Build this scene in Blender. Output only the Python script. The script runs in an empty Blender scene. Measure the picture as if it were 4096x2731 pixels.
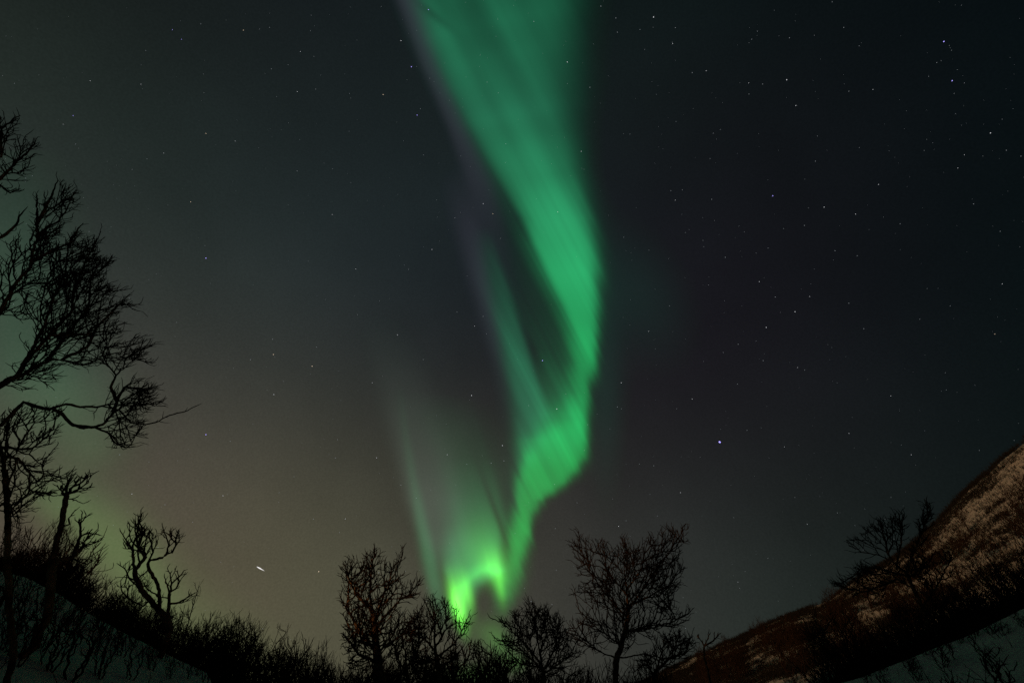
import bpy, math, random
import numpy as np
from mathutils import Vector, Matrix

C = bpy.context.scene.collection
SC = bpy.context.scene
# ---------------------------------------------------------------- camera maths
PITCH = math.radians(39.6)
FPX = 1024 * 15.0 / 36.0              # focal length in pixels of a 1024 px wide frame (15 mm on 36 mm)
EYE = np.array([0.0, 0.0, 1.6])
CP, SP = math.cos(PITCH), math.sin(PITCH)


def pix_dir(px, py):
    """unit direction seen at a pixel of the 1024 x 682 frame (arrays welcome)"""
    u = np.asarray(px, float) - 512.0
    v = 341.0 - np.asarray(py, float)
    d = np.stack(np.broadcast_arrays(u, -v * SP + FPX * CP, v * CP + FPX * SP), -1)
    return d / np.linalg.norm(d, axis=-1, keepdims=True)


def pix_azel(px, py):
    d = pix_dir(px, py)
    return np.degrees(np.arctan2(d[..., 0], d[..., 1])), np.degrees(np.arcsin(d[..., 2]))


def at(px, py, dist):
    """world point seen at a pixel at a HORIZONTAL distance from the camera"""
    d = pix_dir(px, py)
    h = np.hypot(d[..., 0], d[..., 1])
    return EYE + d * (np.asarray(dist, float) / h)[..., None]


def lin(c):
    c = np.asarray(c, float) / 255.0
    return np.where(c <= 0.04045, c / 12.92, ((c + 0.055) / 1.055) ** 2.4)


# ---------------------------------------------------------------- night sky glow, as it lies round the horizon
K = 1024 / 2352.0
SKY_SAMPLES = [
    (0, 0, 30, 37, 34), (250, 0, 29, 36, 35), (500, 0, 26, 34, 34), (850, 0, 20, 28, 31), (1450, 0, 16, 27, 26), (1800, 0, 14, 21, 24), (2352, 0, 7, 16, 18),
    (0, 250, 38, 44, 40), (250, 300, 38, 44, 41), (500, 300, 34, 41, 40), (850, 300, 28, 34, 35), (1500, 300, 20, 23, 27), (1900, 300, 18, 21, 25), (2352, 300, 7, 17, 19),
    (0, 600, 54, 59, 53), (350, 600, 52, 57, 52), (700, 600, 40, 47, 46), (1000, 600, 35, 40, 42), (1500, 600, 24, 31, 33), (1700, 600, 24, 23, 28), (1750, 800, 26, 24, 29), (1900, 600, 22, 21, 26), (2100, 600, 16, 20, 23), (2300, 600, 8, 18, 20),
    (0, 950, 62, 66, 58), (450, 900, 57, 62, 57), (800, 900, 46, 50, 48), (1000, 900, 42, 45, 45), (1500, 900, 30, 33, 35), (1900, 900, 27, 25, 30), (2300, 900, 13, 23, 24),
    (60, 1200, 114, 86, 78), (150, 1330, 114, 92, 74), (400, 1150, 75, 73, 64), (700, 1150, 64, 64, 58), (900, 1150, 58, 58, 54), (1400, 1150, 42, 42, 42), (1750, 1100, 33, 31, 33), (2050, 1050, 24, 30, 29), (2150, 1150, 20, 29, 27),
    (550, 1300, 80, 82, 67), (750, 1400, 92, 97, 68), (700, 1450, 101, 108, 69), (760, 1520, 118, 108, 70), (1100, 1350, 62, 62, 57), (1250, 1350, 57, 56, 54), (1450, 1250, 46, 46, 45), (1650, 1380, 49, 49, 47),
    (1850, 1350, 32, 42, 38), (1750, 1420, 38, 50, 42), (1250, 1540, 74, 70, 60), (1650, 1480, 54, 53, 48), (2300, 1500, 12, 22, 22), (100, 1560, 96, 76, 64), (500, 1560, 98, 94, 66),
    (1100, -300, 14, 20, 22), (200, -300, 20, 26, 26), (2200, -300, 6, 12, 14),
]
# directions behind and beside the camera: (azimuth, elevation, r, g, b)
SKY_ROUND = [(180, 60, 8, 12, 16), (180, 15, 14, 18, 22), (-120, 20, 36, 38, 38), (-120, 50, 18, 22, 24), (120, 20, 10, 15, 18), (120, 50, 8, 12, 15),
             (-80, 20, 60, 64, 58), (80, 20, 10, 18, 20), (0, -30, 30, 30, 30), (180, -30, 14, 14, 14), (-90, -20, 40, 38, 34), (90, -20, 8, 12, 12)]
LOBES_AZEL = [(a, e) for e, n in ((2, 16), (26, 13), (50, 10), (71, 5)) for a in np.arange(n) * 360.0 / n] + [(0, 88), (0, -40), (180, -40)]
LOBE_K = 10.0


def azel_dir(a, e):
    a, e = np.radians(a), np.radians(e)
    return np.stack([np.sin(a) * np.cos(e), np.cos(a) * np.cos(e), np.sin(e) + 0 * a], -1)


LOBES = np.array([azel_dir(a, e) for a, e in LOBES_AZEL])


def fit_sky():
    S = np.array(SKY_SAMPLES, float)
    R = np.array(SKY_ROUND, float)
    D = np.vstack([pix_dir(S[:, 0] * K, S[:, 1] * K), azel_dir(R[:, 0], R[:, 1])])
    C = lin(np.vstack([S[:, 2:], R[:, 2:]]))
    A = np.exp(LOBE_K * (D @ LOBES.T - 1))
    W = 1.0 / (C.mean(1, keepdims=True) + 0.01)
    n = len(LOBES)
    out = np.zeros((n, 3))
    for c in range(3):                                   # ridge, then a few rounds of projected descent keep it positive
        M, b = A * W, C[:, c] * W[:, 0]
        H, g = M.T @ M + 0.02 * np.eye(n) * (M ** 2).sum(0).mean(), M.T @ b
        x = np.maximum(np.linalg.solve(H, g), 0)
        L = np.linalg.norm(H, 2)
        for _ in range(3000):
            x = np.maximum(x - (H @ x - g) / L, 0)
        out[:, c] = x
    return out


SKY_COL = fit_sky()


# ---------------------------------------------------------------- the aurora: light given off per direction
def noise1(q, seed, octs=3):
    r = np.random.RandomState(seed)
    tab = r.rand(4096)
    out, amp, tot = 0, 1.0, 0
    for o in range(octs):
        qq = q * 2 ** o + 1000 + 37 * o
        i = np.floor(qq).astype(int)
        f = qq - i
        f = f * f * (3 - 2 * f)
        out = out + amp * (tab[i % 4096] * (1 - f) + tab[(i + 1) % 4096] * f)
        tot += amp
        amp *= 0.55
    return out / tot


def sig(t):
    return 0.5 * (1 + np.tanh(t))


def band(x, y, rows):
    """rows: y, left edge, right edge, softness left, softness right, strength"""
    R = np.array(rows, float)
    f = [np.interp(y, R[:, 0], R[:, i], left=R[0, i] if i < 5 else 0.0, right=R[-1, i] if i < 5 else 0.0) for i in range(1, 6)]
    return f[4] * sig((x - f[0]) / f[2]) * sig((f[1] - x) / f[3])


def blob(x, y, cx, cy, sx, sy, rot=0.0):
    c, s = math.cos(rot), math.sin(rot)
    dx, dy = x - cx, y - cy
    a, b = (dx * c + dy * s) / sx, (-dx * s + dy * c) / sy
    return np.exp(-(a * a + b * b))


def along(x, y, pts, w_up, w_dn):
    """glow along a polyline given as (x, y, strength): wide above it, tight below it (y grows downwards)"""
    P = np.array(pts, float)
    yc, s = np.interp(x, P[:, 0], P[:, 1]), np.interp(x, P[:, 0], P[:, 2], left=0, right=0)
    d = y - yc
    return s * np.where(d < 0, np.exp(-np.abs(d / w_up) ** 1.25), np.exp(-(d / w_dn) ** 2))


def near_path(x, y, pts):
    """distance to a polyline of (x, y, strength) and the strength at the nearest point"""
    best, val = np.full(np.shape(x), 1e9), np.zeros(np.shape(x))
    for (x0, y0, s0), (x1, y1, s1) in zip(pts[:-1], pts[1:]):
        ax_, ay_ = x1 - x0, y1 - y0
        t = np.clip(((x - x0) * ax_ + (y - y0) * ay_) / (ax_ * ax_ + ay_ * ay_), 0, 1)
        d = np.hypot(x - x0 - t * ax_, y - y0 - t * ay_)
        b = d < best
        best, val = np.where(b, d, best), np.where(b, s0 + t * (s1 - s0), val)
    return best, val


def aurora_light(X, Y):
    """linear light of the main aurora, directions given as frame pixels of the 2352 wide photograph"""
    x, y = X, Y
    # slanting rays: they lean to the upper left and fan out downwards
    q = (x - 620) / (y + 700.0)
    rays = noise1(q * 150, 3)
    q2 = x - 0.52 * y
    rays2 = noise1(q2 / 26.0, 7)
    broad = noise1(q2 / 75.0, 11, 2)
    rag = np.clip((y - 300) / 200, 0.2, 1) * (15 * (noise1((x - 0.52 * y) / 34.0, 61, 2) - 0.5) + 8 * (noise1((x - 0.52 * y) / 11.0, 62, 2) - 0.5))
    main = band(x + rag, y, [
        (-200, 900, 1300, 34, 56, 0.85), (0, 960, 1288, 30, 60, 0.92), (100, 990, 1276, 28, 62, 0.98), (200, 1032, 1270, 26, 60, 1.05), (300, 1086, 1284, 24, 44, 1.15), (400, 1146, 1316, 24, 26, 1.4),
        (450, 1178, 1330, 24, 22, 1.75), (500, 1204, 1345, 20, 20, 2.15), (560, 1218, 1357, 16, 19, 2.4), (620, 1246, 1364, 17, 17, 2.9), (700, 1288, 1367, 18, 14, 3.3),
        (760, 1308, 1366, 17, 12, 3.3), (830, 1324, 1360, 18, 11, 2.8), (900, 1324, 1353, 30, 10, 2.4), (960, 1285, 1350, 42, 10, 2.3), (1010, 1222, 1347, 26, 11, 2.6), (1050, 1206, 1338, 14, 12, 2.9),
        (1080, 1198, 1322, 12, 14, 3.0), (1105, 1193, 1302, 12, 15, 3.0), (1128, 1189, 1270, 12, 18, 2.9), (1150, 1186, 1240, 12, 15, 3.0), (1180, 1182, 1226, 13, 11, 3.0), (1230, 1176, 1210, 13, 10, 2.7),
        (1280, 1170, 1203, 13, 11, 2.6), (1320, 1158, 1196, 14, 15, 1.9), (1360, 1148, 1184, 12, 16, 1.2), (1400, 1140, 1170, 12, 14, 0.3), (1430, 1140, 1160, 12, 12, 0.0)])
    fine = noise1(q2 / 11.0, 17)
    main = main * (0.74 + 0.50 * broad + np.clip((y - 250) / 200, 0.25, 1) * (0.42 * (rays2 - 0.5) + 0.22 * (fine - 0.5)))
    main *= 0.86 + 0.28 * noise1((y + 0.35 * x) / 120.0, 29, 2)
    main = main * (1 - 0.38 * blob(x, y, 1085, 55, 40, 120, -0.45) * 1.0) * (1 - 0.42 * blob(x, y, 990, 30, 10, 60, -0.9))
    mott = noise1(q2 / 48.0, 71, 2) * 0.6 + 0.4 * noise1((y + 0.2 * x) / 55.0, 72, 2)
    main *= 1 + np.clip((520 - y) / 200, 0, 1) * 0.6 * (mott - 0.5)
    main += 0.55 * blob(x, y, 1250, 440, 70, 200, -0.28) + 0.22 * blob(x, y, 1030, 90, 28, 120, -0.5) + 0.16 * blob(x, y, 1260, 90, 50, 120, 0)
    main *= 1 - 0.40 * blob(x, y, 1192, 510, 9, 110, -0.50)
    # wide soft skirt right of the band near the zenith
    main += band(x, y, [(-200, 1250, 1330, 40, 30, 0.12), (200, 1250, 1335, 40, 26, 0.14), (380, 1290, 1340, 40, 26, 0.10), (640, 1350, 1385, 30, 16, 0.10), (760, 1360, 1372, 10, 14, 0.0)])
    # inner thin strand
    strand = band(x, y, [
        (520, 1090, 1128, 18, 10, 0.0), (600, 1106, 1146, 20, 10, 0.22), (680, 1128, 1172, 20, 10, 0.45), (760, 1148, 1196, 18, 9, 0.75), (830, 1164, 1220, 18, 8, 0.95),
        (890, 1176, 1240, 18, 9, 0.95), (950, 1186, 1256, 18, 16, 0.9), (1010, 1190, 1240, 18, 30, 0.8), (1080, 1184, 1200, 18, 20, 0.6), (1150, 1178, 1190, 14, 10, 0.3), (1250, 1160, 1178, 12, 10, 0.0)])
    strand *= 0.62 + 0.6 * rays2 + 0.2 * fine
    # light between the strand and the band
    fill = band(x, y, [(520, 1150, 1230, 40, 30, 0.0), (620, 1170, 1270, 40, 30, 0.08), (700, 1190, 1310, 40, 24, 0.15), (800, 1235, 1335, 24, 20, 0.30), (880, 1236, 1345, 20, 14, 0.55), (950, 1240, 1345, 24, 12, 1.0), (1010, 1215, 1340, 24, 12, 0.6), (1080, 1200, 1300, 20, 20, 0.0)])
    fill *= 0.55 + 0.9 * rays2
    # the lower curtain: rays standing on the bright arch
    q3 = x - 0.30 * (y - 1300)
    arch = [(1056, 1422, 0.0), (1053, 1402, 1.6), (1054, 1380, 2.1), (1066, 1352, 1.9), (1084, 1326, 1.7), (1106, 1311, 1.8), (1126, 1308, 2.1), (1141, 1318, 2.4), (1147, 1340, 2.0), (1151, 1362, 1.1), (1153, 1382, 0.0)]
    dist_, str_ = near_path(x, y, arch)
    curt = str_ * np.exp(-(dist_ / 17.0) ** 2) * (0.85 + 0.3 * noise1((x - 0.24 * y) / 12.0, 52))
    above = along(x, y, [(1035, 1385, 0), (1050, 1375, 1.0), (1066, 1345, 1.1), (1084, 1320, 1.1), (1106, 1305, 1.3), (1126, 1302, 1.6), (1141, 1308, 1.8), (1152, 1320, 1.2), (1168, 1330, 0.3), (1180, 1330, 0.0)], 66, 12)
    curt = curt + 1.0 * above
    veil = band(q3, y, [(900, 1060, 1215, 40, 60, 0.0), (1050, 1088, 1216, 34, 40, 0.12), (1130, 1082, 1200, 32, 24, 0.30), (1200, 1064, 1186, 28, 14, 0.50), (1260, 1034, 1160, 20, 12, 0.78), (1310, 1020, 1152, 10, 10, 0.9), (1350, 1022, 1085, 9, 16, 0.6), (1400, 1024, 1050, 7, 12, 0.4), (1430, 1030, 1040, 6, 8, 0.0)])
    veil *= 0.66 + 0.68 * noise1(q3 / 34.0, 21, 2)
    grey = band(q3, y, [(700, 1000, 1090, 30, 40, 0.0), (900, 1000, 1100, 26, 40, 0.03), (1050, 990, 1110, 20, 30, 0.07), (1150, 985, 1105, 16, 30, 0.11), (1240, 990, 1090, 14, 30, 0.10), (1320, 1000, 1060, 12, 20, 0.0)])
    # isolated ray on the left
    ray = band(x, y, [(880, 912, 922, 10, 9, 0.0), (1000, 926, 938, 10, 8, 0.10), (1100, 942, 956, 10, 9, 0.22), (1200, 957, 980, 10, 10, 0.42), (1280, 972, 1000, 11, 11, 0.62), (1340, 985, 1012, 11, 12, 0.6), (1400, 1000, 1024, 12, 13, 0.35), (1460, 1010, 1032, 12, 14, 0.0)])
    # hot spots of the arch
    hot = 4.4 * blob(x, y, 1053, 1397, 13, 40, -0.25) + 1.8 * blob(x, y, 1046, 1362, 17, 46, -0.2) + 2.1 * blob(x, y, 1072, 1362, 14, 42, -0.24) + 1.5 * blob(x, y, 1133, 1300, 24, 36, -0.2) + 1.3 * blob(x, y, 1147, 1342, 9, 40, -0.17)
    hot *= 0.8 + 0.4 * noise1((x - 0.24 * y) / 9.0, 51)
    hot += 0.4 * blob(x, y, 1110, 1270, 50, 70, -0.2)
    void = np.clip(1.4 * blob(x, y, 1114, 1398, 25, 52, 0.08), 0, 1)
    curt, veil = curt * (1 - 0.5 * void), veil * (1 - 0.9 * void)
    hot = hot * (1 - 0.6 * void)
    dark = 1 - 0.62 * blob(x, y, 1150, 1205, 8, 130, -0.36) - 0.25 * blob(x, y, 1005, 1290, 6, 100, -0.2)
    curt, veil = curt * dark, veil * dark
    # pale patches low over the trees
    low = 0.5 * blob(x, y, 1148, 1478, 26, 44, -0.25) + 0.28 * blob(x, y, 1115, 1452, 34, 34, -0.4) + 0.45 * blob(x, y, 1185, 1520, 22, 22, -0.3) + 0.45 * blob(x, y, 1085, 1548, 46, 22, 0) + 0.10 * blob(x, y, 1068, 1430, 5, 30, -0.2)
    veil2 = 0.09 * blob(x, y, 1460, 680, 100, 150, -0.5) + 0.12 * blob(x, y, 1390, 900, 40, 200, 0)
    # colour: teal high up, green low, yellow-green where brightest
    t = np.clip((y - 250) / 700.0, 0, 1)[..., None]
    g_hi, g_md, g_lo = np.array([0.08, 1.0, 0.46]), np.array([0.015, 1.0, 0.20]), np.array([0.10, 1.0, 0.13])
    colm = g_hi * (1 - t) + g_md * t
    t2 = np.clip((y - 1000) / 300.0, 0, 1)[..., None]
    colm = colm * (1 - t2) + np.array([0.035, 1.0, 0.14]) * t2
    out = 0.105 * main[..., None] * colm
    out = out + 0.115 * strand[..., None] * np.array([0.10, 1.0, 0.46]) + 0.115 * fill[..., None] * np.array([0.06, 1.0, 0.34])
    out = out + 0.135 * curt[..., None] * g_lo + 0.20 * veil[..., None] * np.array([0.14, 1.0, 0.38]) * 1.0
    out = out + 0.26 * hot[..., None] * np.array([0.17, 1.0, 0.07])
    out = out + grey[..., None] * np.array([0.30, 0.42, 0.34]) + 0.19 * ray[..., None] * np.array([0.13, 1.0, 0.38])
    out = out + 0.18 * low[..., None] * np.array([0.22, 1.0, 0.12])
    out = out + 0.10 * veil2[..., None] * np.array([0.12, 1.0, 0.60])
    # violet fringe on the left flank
    vio = band(x, y, [(-200, 840, 900, 22, 26, 0.7), (0, 914, 960, 14, 22, 1.0), (150, 970, 1008, 12, 14, 0.8), (300, 1034, 1074, 12, 14, 0.7), (420, 1076, 1130, 16, 16, 0.55), (540, 1110, 1160, 18, 18, 0.25), (700, 1170, 1200, 16, 16, 0.0)])
    vio += band(x, y, [(380, 1010, 1070, 24, 20, 0.0), (520, 1050, 1100, 22, 16, 0.55), (640, 1084, 1120, 20, 14, 0.75), (760, 1118, 1146, 18, 14, 0.6), (860, 1140, 1165, 16, 14, 0.3), (1000, 1160, 1180, 16, 14, 0.0)])
    out = out + vio[..., None] * np.array([0.022, 0.019, 0.030])
    return np.maximum(out, 0)


def aurora_faint(X, Y):
    """linear light of the pale aurora patches low on the left"""
    x, y = X, Y
    n = 0.75 + 0.5 * noise1((x - 0.2 * y) / 90.0, 31, 2)
    o = 0.50 * blob(x, y, 10, 740, 150, 300, -0.1) + 0.55 * blob(x, y, 140, 920, 150, 110, 0.5) + 0.25 * blob(x, y, 215, 1030, 60, 45, 0.2) + 0.95 * blob(x, y, 220, 1215, 150, 80, 0.75) + 0.5 * blob(x, y, 120, 1150, 70, 40, 0.3) + 0.75 * blob(x, y, 345, 1360, 160, 90, 0.85) + 0.35 * blob(x, y, 520, 1480, 170, 80, 0.5)
    t = np.clip((y - 850) / 350.0, 0, 1)[..., None]
    return 0.062 * (o * n)[..., None] * (np.array([0.14, 1.0, 0.45]) * (1 - t) + np.array([0.38, 1.0, 0.22]) * t)


# ---------------------------------------------------------------- camera
cam = bpy.data.cameras.new('camera')
cam.lens, cam.sensor_width = 15.0, 36.0
cam.clip_start, cam.clip_end = 0.05, 200000.0
cam_ob = bpy.data.objects.new('camera', cam)
C.objects.link(cam_ob)
cam_ob.location = EYE
cam_ob.rotation_euler = (math.pi / 2 + PITCH, 0, 0)
SC.camera = cam_ob
SC.view_settings.view_transform = 'Standard'
SC.view_settings.look = 'None'
SC.view_settings.exposure = 0.0
SC.view_settings.gamma = 1.0
SC.cycles.use_denoising = False
SC.cycles.max_bounces = 4
SC.cycles.transparent_max_bounces = 16
SC.cycles.sample_clamp_indirect = 2.0

# ---------------------------------------------------------------- world: faint night-sky glow
world = bpy.data.worlds.new('World')
SC.world = world
world.use_nodes = True
nt = world.node_tree
nt.nodes.clear()
N, L = nt.nodes.new, nt.links.new
tc = N('ShaderNodeTexCoord')
acc = None
for d, c in zip(LOBES, SKY_COL):
    if c.max() < 1e-5:
        continue
    dot = N('ShaderNodeVectorMath'); dot.operation = 'DOT_PRODUCT'; dot.inputs[1].default_value = [float(v) for v in d]
    L(tc.outputs['Generated'], dot.inputs[0])
    ma = N('ShaderNodeMath'); ma.operation = 'MULTIPLY_ADD'; ma.inputs[1].default_value = LOBE_K; ma.inputs[2].default_value = -LOBE_K
    L(dot.outputs['Value'], ma.inputs[0])
    ex = N('ShaderNodeMath'); ex.operation = 'EXPONENT'
    L(ma.outputs[0], ex.inputs[0])
    sc = N('ShaderNodeVectorMath'); sc.operation = 'SCALE'; sc.inputs[0].default_value = [float(v) for v in c]
    L(ex.outputs[0], sc.inputs['Scale'])
    if acc is None:
        acc = sc.outputs[0]
    else:
        ad = N('ShaderNodeVectorMath'); ad.operation = 'ADD'
        L(acc, ad.inputs[0]); L(sc.outputs[0], ad.inputs[1])
        acc = ad.outputs[0]
# very faint unevenness of the airglow
nz = N('ShaderNodeTexNoise'); nz.inputs['Scale'].default_value = 3.2; nz.inputs['Detail'].default_value = 3.0
L(tc.outputs['Generated'], nz.inputs['Vector'])
mr = N('ShaderNodeMapRange'); mr.inputs['From Min'].default_value = 0.3; mr.inputs['From Max'].default_value = 0.7
mr.inputs['To Min'].default_value = 0.88; mr.inputs['To Max'].default_value = 1.12
L(nz.outputs['Fac'], mr.inputs['Value'])
mu = N('ShaderNodeVectorMath'); mu.operation = 'SCALE'
L(acc, mu.inputs[0]); L(mr.outputs[0], mu.inputs['Scale'])
# grain of countless unresolved stars
gz = N('ShaderNodeTexNoise'); gz.inputs['Scale'].default_value = 330.0; gz.inputs['Detail'].default_value = 1.0
L(tc.outputs['Generated'], gz.inputs['Vector'])
gr = N('ShaderNodeMapRange'); gr.inputs['From Min'].default_value = 0.25; gr.inputs['From Max'].default_value = 0.75
gr.inputs['To Min'].default_value = 0.91; gr.inputs['To Max'].default_value = 1.09
L(gz.outputs['Fac'], gr.inputs['Value'])
mg = N('ShaderNodeVectorMath'); mg.operation = 'SCALE'
L(mu.outputs[0], mg.inputs[0]); L(gr.outputs[0], mg.inputs['Scale'])
bg = N('ShaderNodeBackground'); bg.inputs['Strength'].default_value = 0.92
L(mg.outputs[0], bg.inputs['Color'])
wo = N('ShaderNodeOutputWorld')
L(bg.outputs[0], wo.inputs['Surface'])

# ---------------------------------------------------------------- the warm light of the village behind the camera, low and far off
SUN_AZ, SUN_EL = math.radians(-130.0), math.radians(4.5)      # the light comes FROM this azimuth (clockwise from +Y) and elevation
sun = bpy.data.lights.new('warm_village_light', 'SUN')
sun.energy = 1.3
sun.angle = math.radians(2.0)
sun.color = (1.0, 0.52, 0.22)
sun_ob = bpy.data.objects.new('warm_village_light', sun)
C.objects.link(sun_ob)
_s = Vector((math.sin(SUN_AZ) * math.cos(SUN_EL), math.cos(SUN_AZ) * math.cos(SUN_EL), math.sin(SUN_EL)))
sun_ob.rotation_euler = (-_s).to_track_quat('-Z', 'Y').to_euler()
sun_ob.location = _s * 50


# ---------------------------------------------------------------- helpers
def tag(o, label=None, cat=None, group=None, kind=None):
    for k, v in (('label', label), ('category', cat), ('group', group), ('kind', kind)):
        if v:
            o[k] = v
    return o


def empty(name, loc):
    o = bpy.data.objects.new(name, None)
    o.empty_display_size = 0.2
    o.location = [float(v) for v in loc]
    C.objects.link(o)
    return o


def mesh_from(name, V, F, smooth=True):
    """V (n,3), F list of arrays of quads / tris"""
    me = bpy.data.meshes.new(name)
    V = np.asarray(V, np.float32)
    quads = [np.asarray(f, np.int32) for f in F if len(f)]
    loops = np.concatenate([q.ravel() for q in quads]) if quads else np.zeros(0, np.int32)
    sizes = np.concatenate([np.full(len(q), q.shape[1], np.int32) for q in quads]) if quads else np.zeros(0, np.int32)
    me.vertices.add(len(V)); me.vertices.foreach_set('co', V.ravel())
    me.loops.add(len(loops)); me.loops.foreach_set('vertex_index', loops)
    me.polygons.add(len(sizes))
    me.polygons.foreach_set('loop_start', np.concatenate([[0], np.cumsum(sizes)[:-1]]).astype(np.int32))
    me.polygons.foreach_set('loop_total', sizes)
    me.update(calc_edges=True)
    if smooth:
        me.polygons.foreach_set('use_smooth', np.ones(len(sizes), bool))
    me.validate()
    return me


def put(name, me, mat, parent=None, loc=None):
    o = bpy.data.objects.new(name, me)
    if mat is not None and not me.materials:
        me.materials.append(mat)
    C.objects.link(o)
    if parent:
        o.parent = parent
    if loc is not None:
        o.location = [float(v) for v in loc]
    return o


def new_mat(name):
    m = bpy.data.materials.new(name)
    m.use_nodes = True
    t = m.node_tree
    return m, t, t.nodes['Principled BSDF']


def noise_mat(name, c0, c1, scale, rough=0.9, bump=0.3, detail=6.0, bscale=None, lo=0.35, hi=0.65, dist=0.02):
    m, t, b = new_mat(name)
    tcn = t.nodes.new('ShaderNodeTexCoord')
    n = t.nodes.new('ShaderNodeTexNoise'); n.inputs['Scale'].default_value = scale; n.inputs['Detail'].default_value = detail
    r = t.nodes.new('ShaderNodeValToRGB')
    r.color_ramp.elements[0].position, r.color_ramp.elements[1].position = lo, hi
    r.color_ramp.elements[0].color = (*c0, 1); r.color_ramp.elements[1].color = (*c1, 1)
    t.links.new(tcn.outputs['Object'], n.inputs['Vector'])
    t.links.new(n.outputs['Fac'], r.inputs['Fac'])
    t.links.new(r.outputs['Color'], b.inputs['Base Color'])
    b.inputs['Roughness'].default_value = rough
    b.inputs['Specular IOR Level'].default_value = 0.0
    n2 = t.nodes.new('ShaderNodeTexNoise'); n2.inputs['Scale'].default_value = bscale or scale * 2; n2.inputs['Detail'].default_value = 5
    t.links.new(tcn.outputs['Object'], n2.inputs['Vector'])
    bp = t.nodes.new('ShaderNodeBump'); bp.inputs['Strength'].default_value = bump; bp.inputs['Distance'].default_value = dist
    t.links.new(n2.outputs['Fac'], bp.inputs['Height'])
    t.links.new(bp.outputs['Normal'], b.inputs['Normal'])
    return m


M_BARK = noise_mat('birch_bark', (0.028, 0.020, 0.015), (0.24, 0.150, 0.092), 5.0, bump=0.8, bscale=22, lo=0.38, hi=0.66)
M_TWIG = noise_mat('twig_bark', (0.014, 0.010, 0.008), (0.038, 0.024, 0.017), 9.0, bump=0.2)
M_SCRUB = noise_mat('scrub_twigs', (0.012, 0.012, 0.011), (0.024, 0.022, 0.019), 3.0, bump=0.0)
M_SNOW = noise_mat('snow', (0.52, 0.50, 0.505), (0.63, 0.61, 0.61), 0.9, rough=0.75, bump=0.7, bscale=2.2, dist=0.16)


# ---------------------------------------------------------------- ground: one snow sheet, polar round the camera, out to the horizon
CREST_R = 13.0
# the edge of the near snow bank, left and right, and the ridge of the hill on the right, read off the frame
_l = np.array([(28, 580), (60, 594), (83, 609), (122, 629), (164, 649), (208, 671)], float)
_r = np.array([(838, 683), (864, 676), (905, 660), (960, 640), (1024, 610)], float)
_la, _le = pix_azel(_l[:, 0], _l[:, 1])
_ra, _re = pix_azel(_r[:, 0], _r[:, 1])
CR_A = np.concatenate([[-180, -120, -85, -62], _la, [-24, -10, 0, 14, 24], _ra, [62, 80, 120, 180]])
CR_E = np.concatenate([[-7, -7, 6, 9], _le, [-4.5, -6.6, -7, -6.6, -5], _re, [7, 7, -7, -7]])
_h = np.array([(640, 684), (700, 654), (760, 628), (827, 600), (870, 571), (914, 540), (960, 496), (1000, 458), (1024, 440)], float)
_ha, _he = pix_azel(_h[:, 0], _h[:, 1])
RI_A = np.concatenate([[-180, -30, 0, 8], _ha, [60, 75, 100, 130, 180]])
RI_E = np.concatenate([[-1, -1, -0.8, -0.2], _he, [23, 24, 12, 0, -1]])


def vnoise(x, y, seed):
    r = np.random.RandomState(seed)
    tab = r.rand(256, 256)
    i, j = np.floor(x).astype(int), np.floor(y).astype(int)
    f, g = x - i, y - j
    f, g = f * f * (3 - 2 * f), g * g * (3 - 2 * g)
    T = lambda a, b: tab[a % 256, b % 256]
    return (T(i, j) * (1 - f) + T(i + 1, j) * f) * (1 - g) + (T(i, j + 1) * (1 - f) + T(i + 1, j + 1) * f) * g


def fbm(x, y, seed, o=4):
    s, a = 0, 1
    for k in range(o):
        s = s + a * (vnoise(x * 2 ** k + 17.3 * k, y * 2 ** k - 9.1 * k, seed + k) - 0.5)
        a *= 0.5
    return s


RIDGE_R = 120.0


def ground(x, y):
    x, y = np.asarray(x, float), np.asarray(y, float)
    a = np.degrees(np.arctan2(x, y))
    r = np.hypot(x, y)
    zc = 1.6 + CREST_R * np.tan(np.radians(np.interp(a, CR_A, CR_E)))
    zr = 1.6 + RIDGE_R * np.tan(np.radians(np.interp(a, RI_A, RI_E)))
    zr = np.maximum(zr, -1.0)
    near = zc * np.clip(r / CREST_R, 0, 1) ** 1.6
    # behind the bank the ground eases down a little, then climbs to the ridge
    low = np.minimum(zc - 0.5, 2.4)
    t = np.clip((r - CREST_R) / 9.0, 0, 1); t = t * t * (3 - 2 * t)
    beyond = zc * (1 - t) + low * t
    u = np.clip((r - 22.0) / (RIDGE_R - 22.0), 0, 1)
    hill = low * (1 - u) + zr * u + 0.10 * np.maximum(zr - low, 0) * np.sin(u * math.pi) * -1.0
    z = np.where(r < CREST_R, near, np.where(r < 22.0, beyond, hill))
    w = np.clip((r - RIDGE_R) / 160.0, 0, 1)
    z = np.where(r > RIDGE_R, zr * (1 - w) + (-1.0) * w - 0.0, z)
    # added unseen rise, left of and behind camera, keeps low light off near snow
    block_rise = np.interp(a, [-180, -150, -135, -118, -112, -107, -100, -90], [0, 5, 12, 12, 6.5, 2.0, 0.4, 0])
    tb = np.clip((r - 14) / 22.0, 0, 1); tb = tb * tb * (3 - 2 * tb)
    wb = np.clip((r - 45) / 60.0, 0, 1)
    z = z + block_rise * tb * (1 - wb)
    amp = 0.17 + np.clip((r - 15) / 100.0, 0, 1) * 1.3 * np.clip((zr - 1) / 12.0, 0, 1)
    z = z + amp * fbm(x / (2.5 + r * 0.12), y / (2.5 + r * 0.12), 5) * np.clip(r / 4.0, 0, 1)
    return z


def a_dist(a, b):
    return np.abs((a - b + 180) % 360 - 180)




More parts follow.
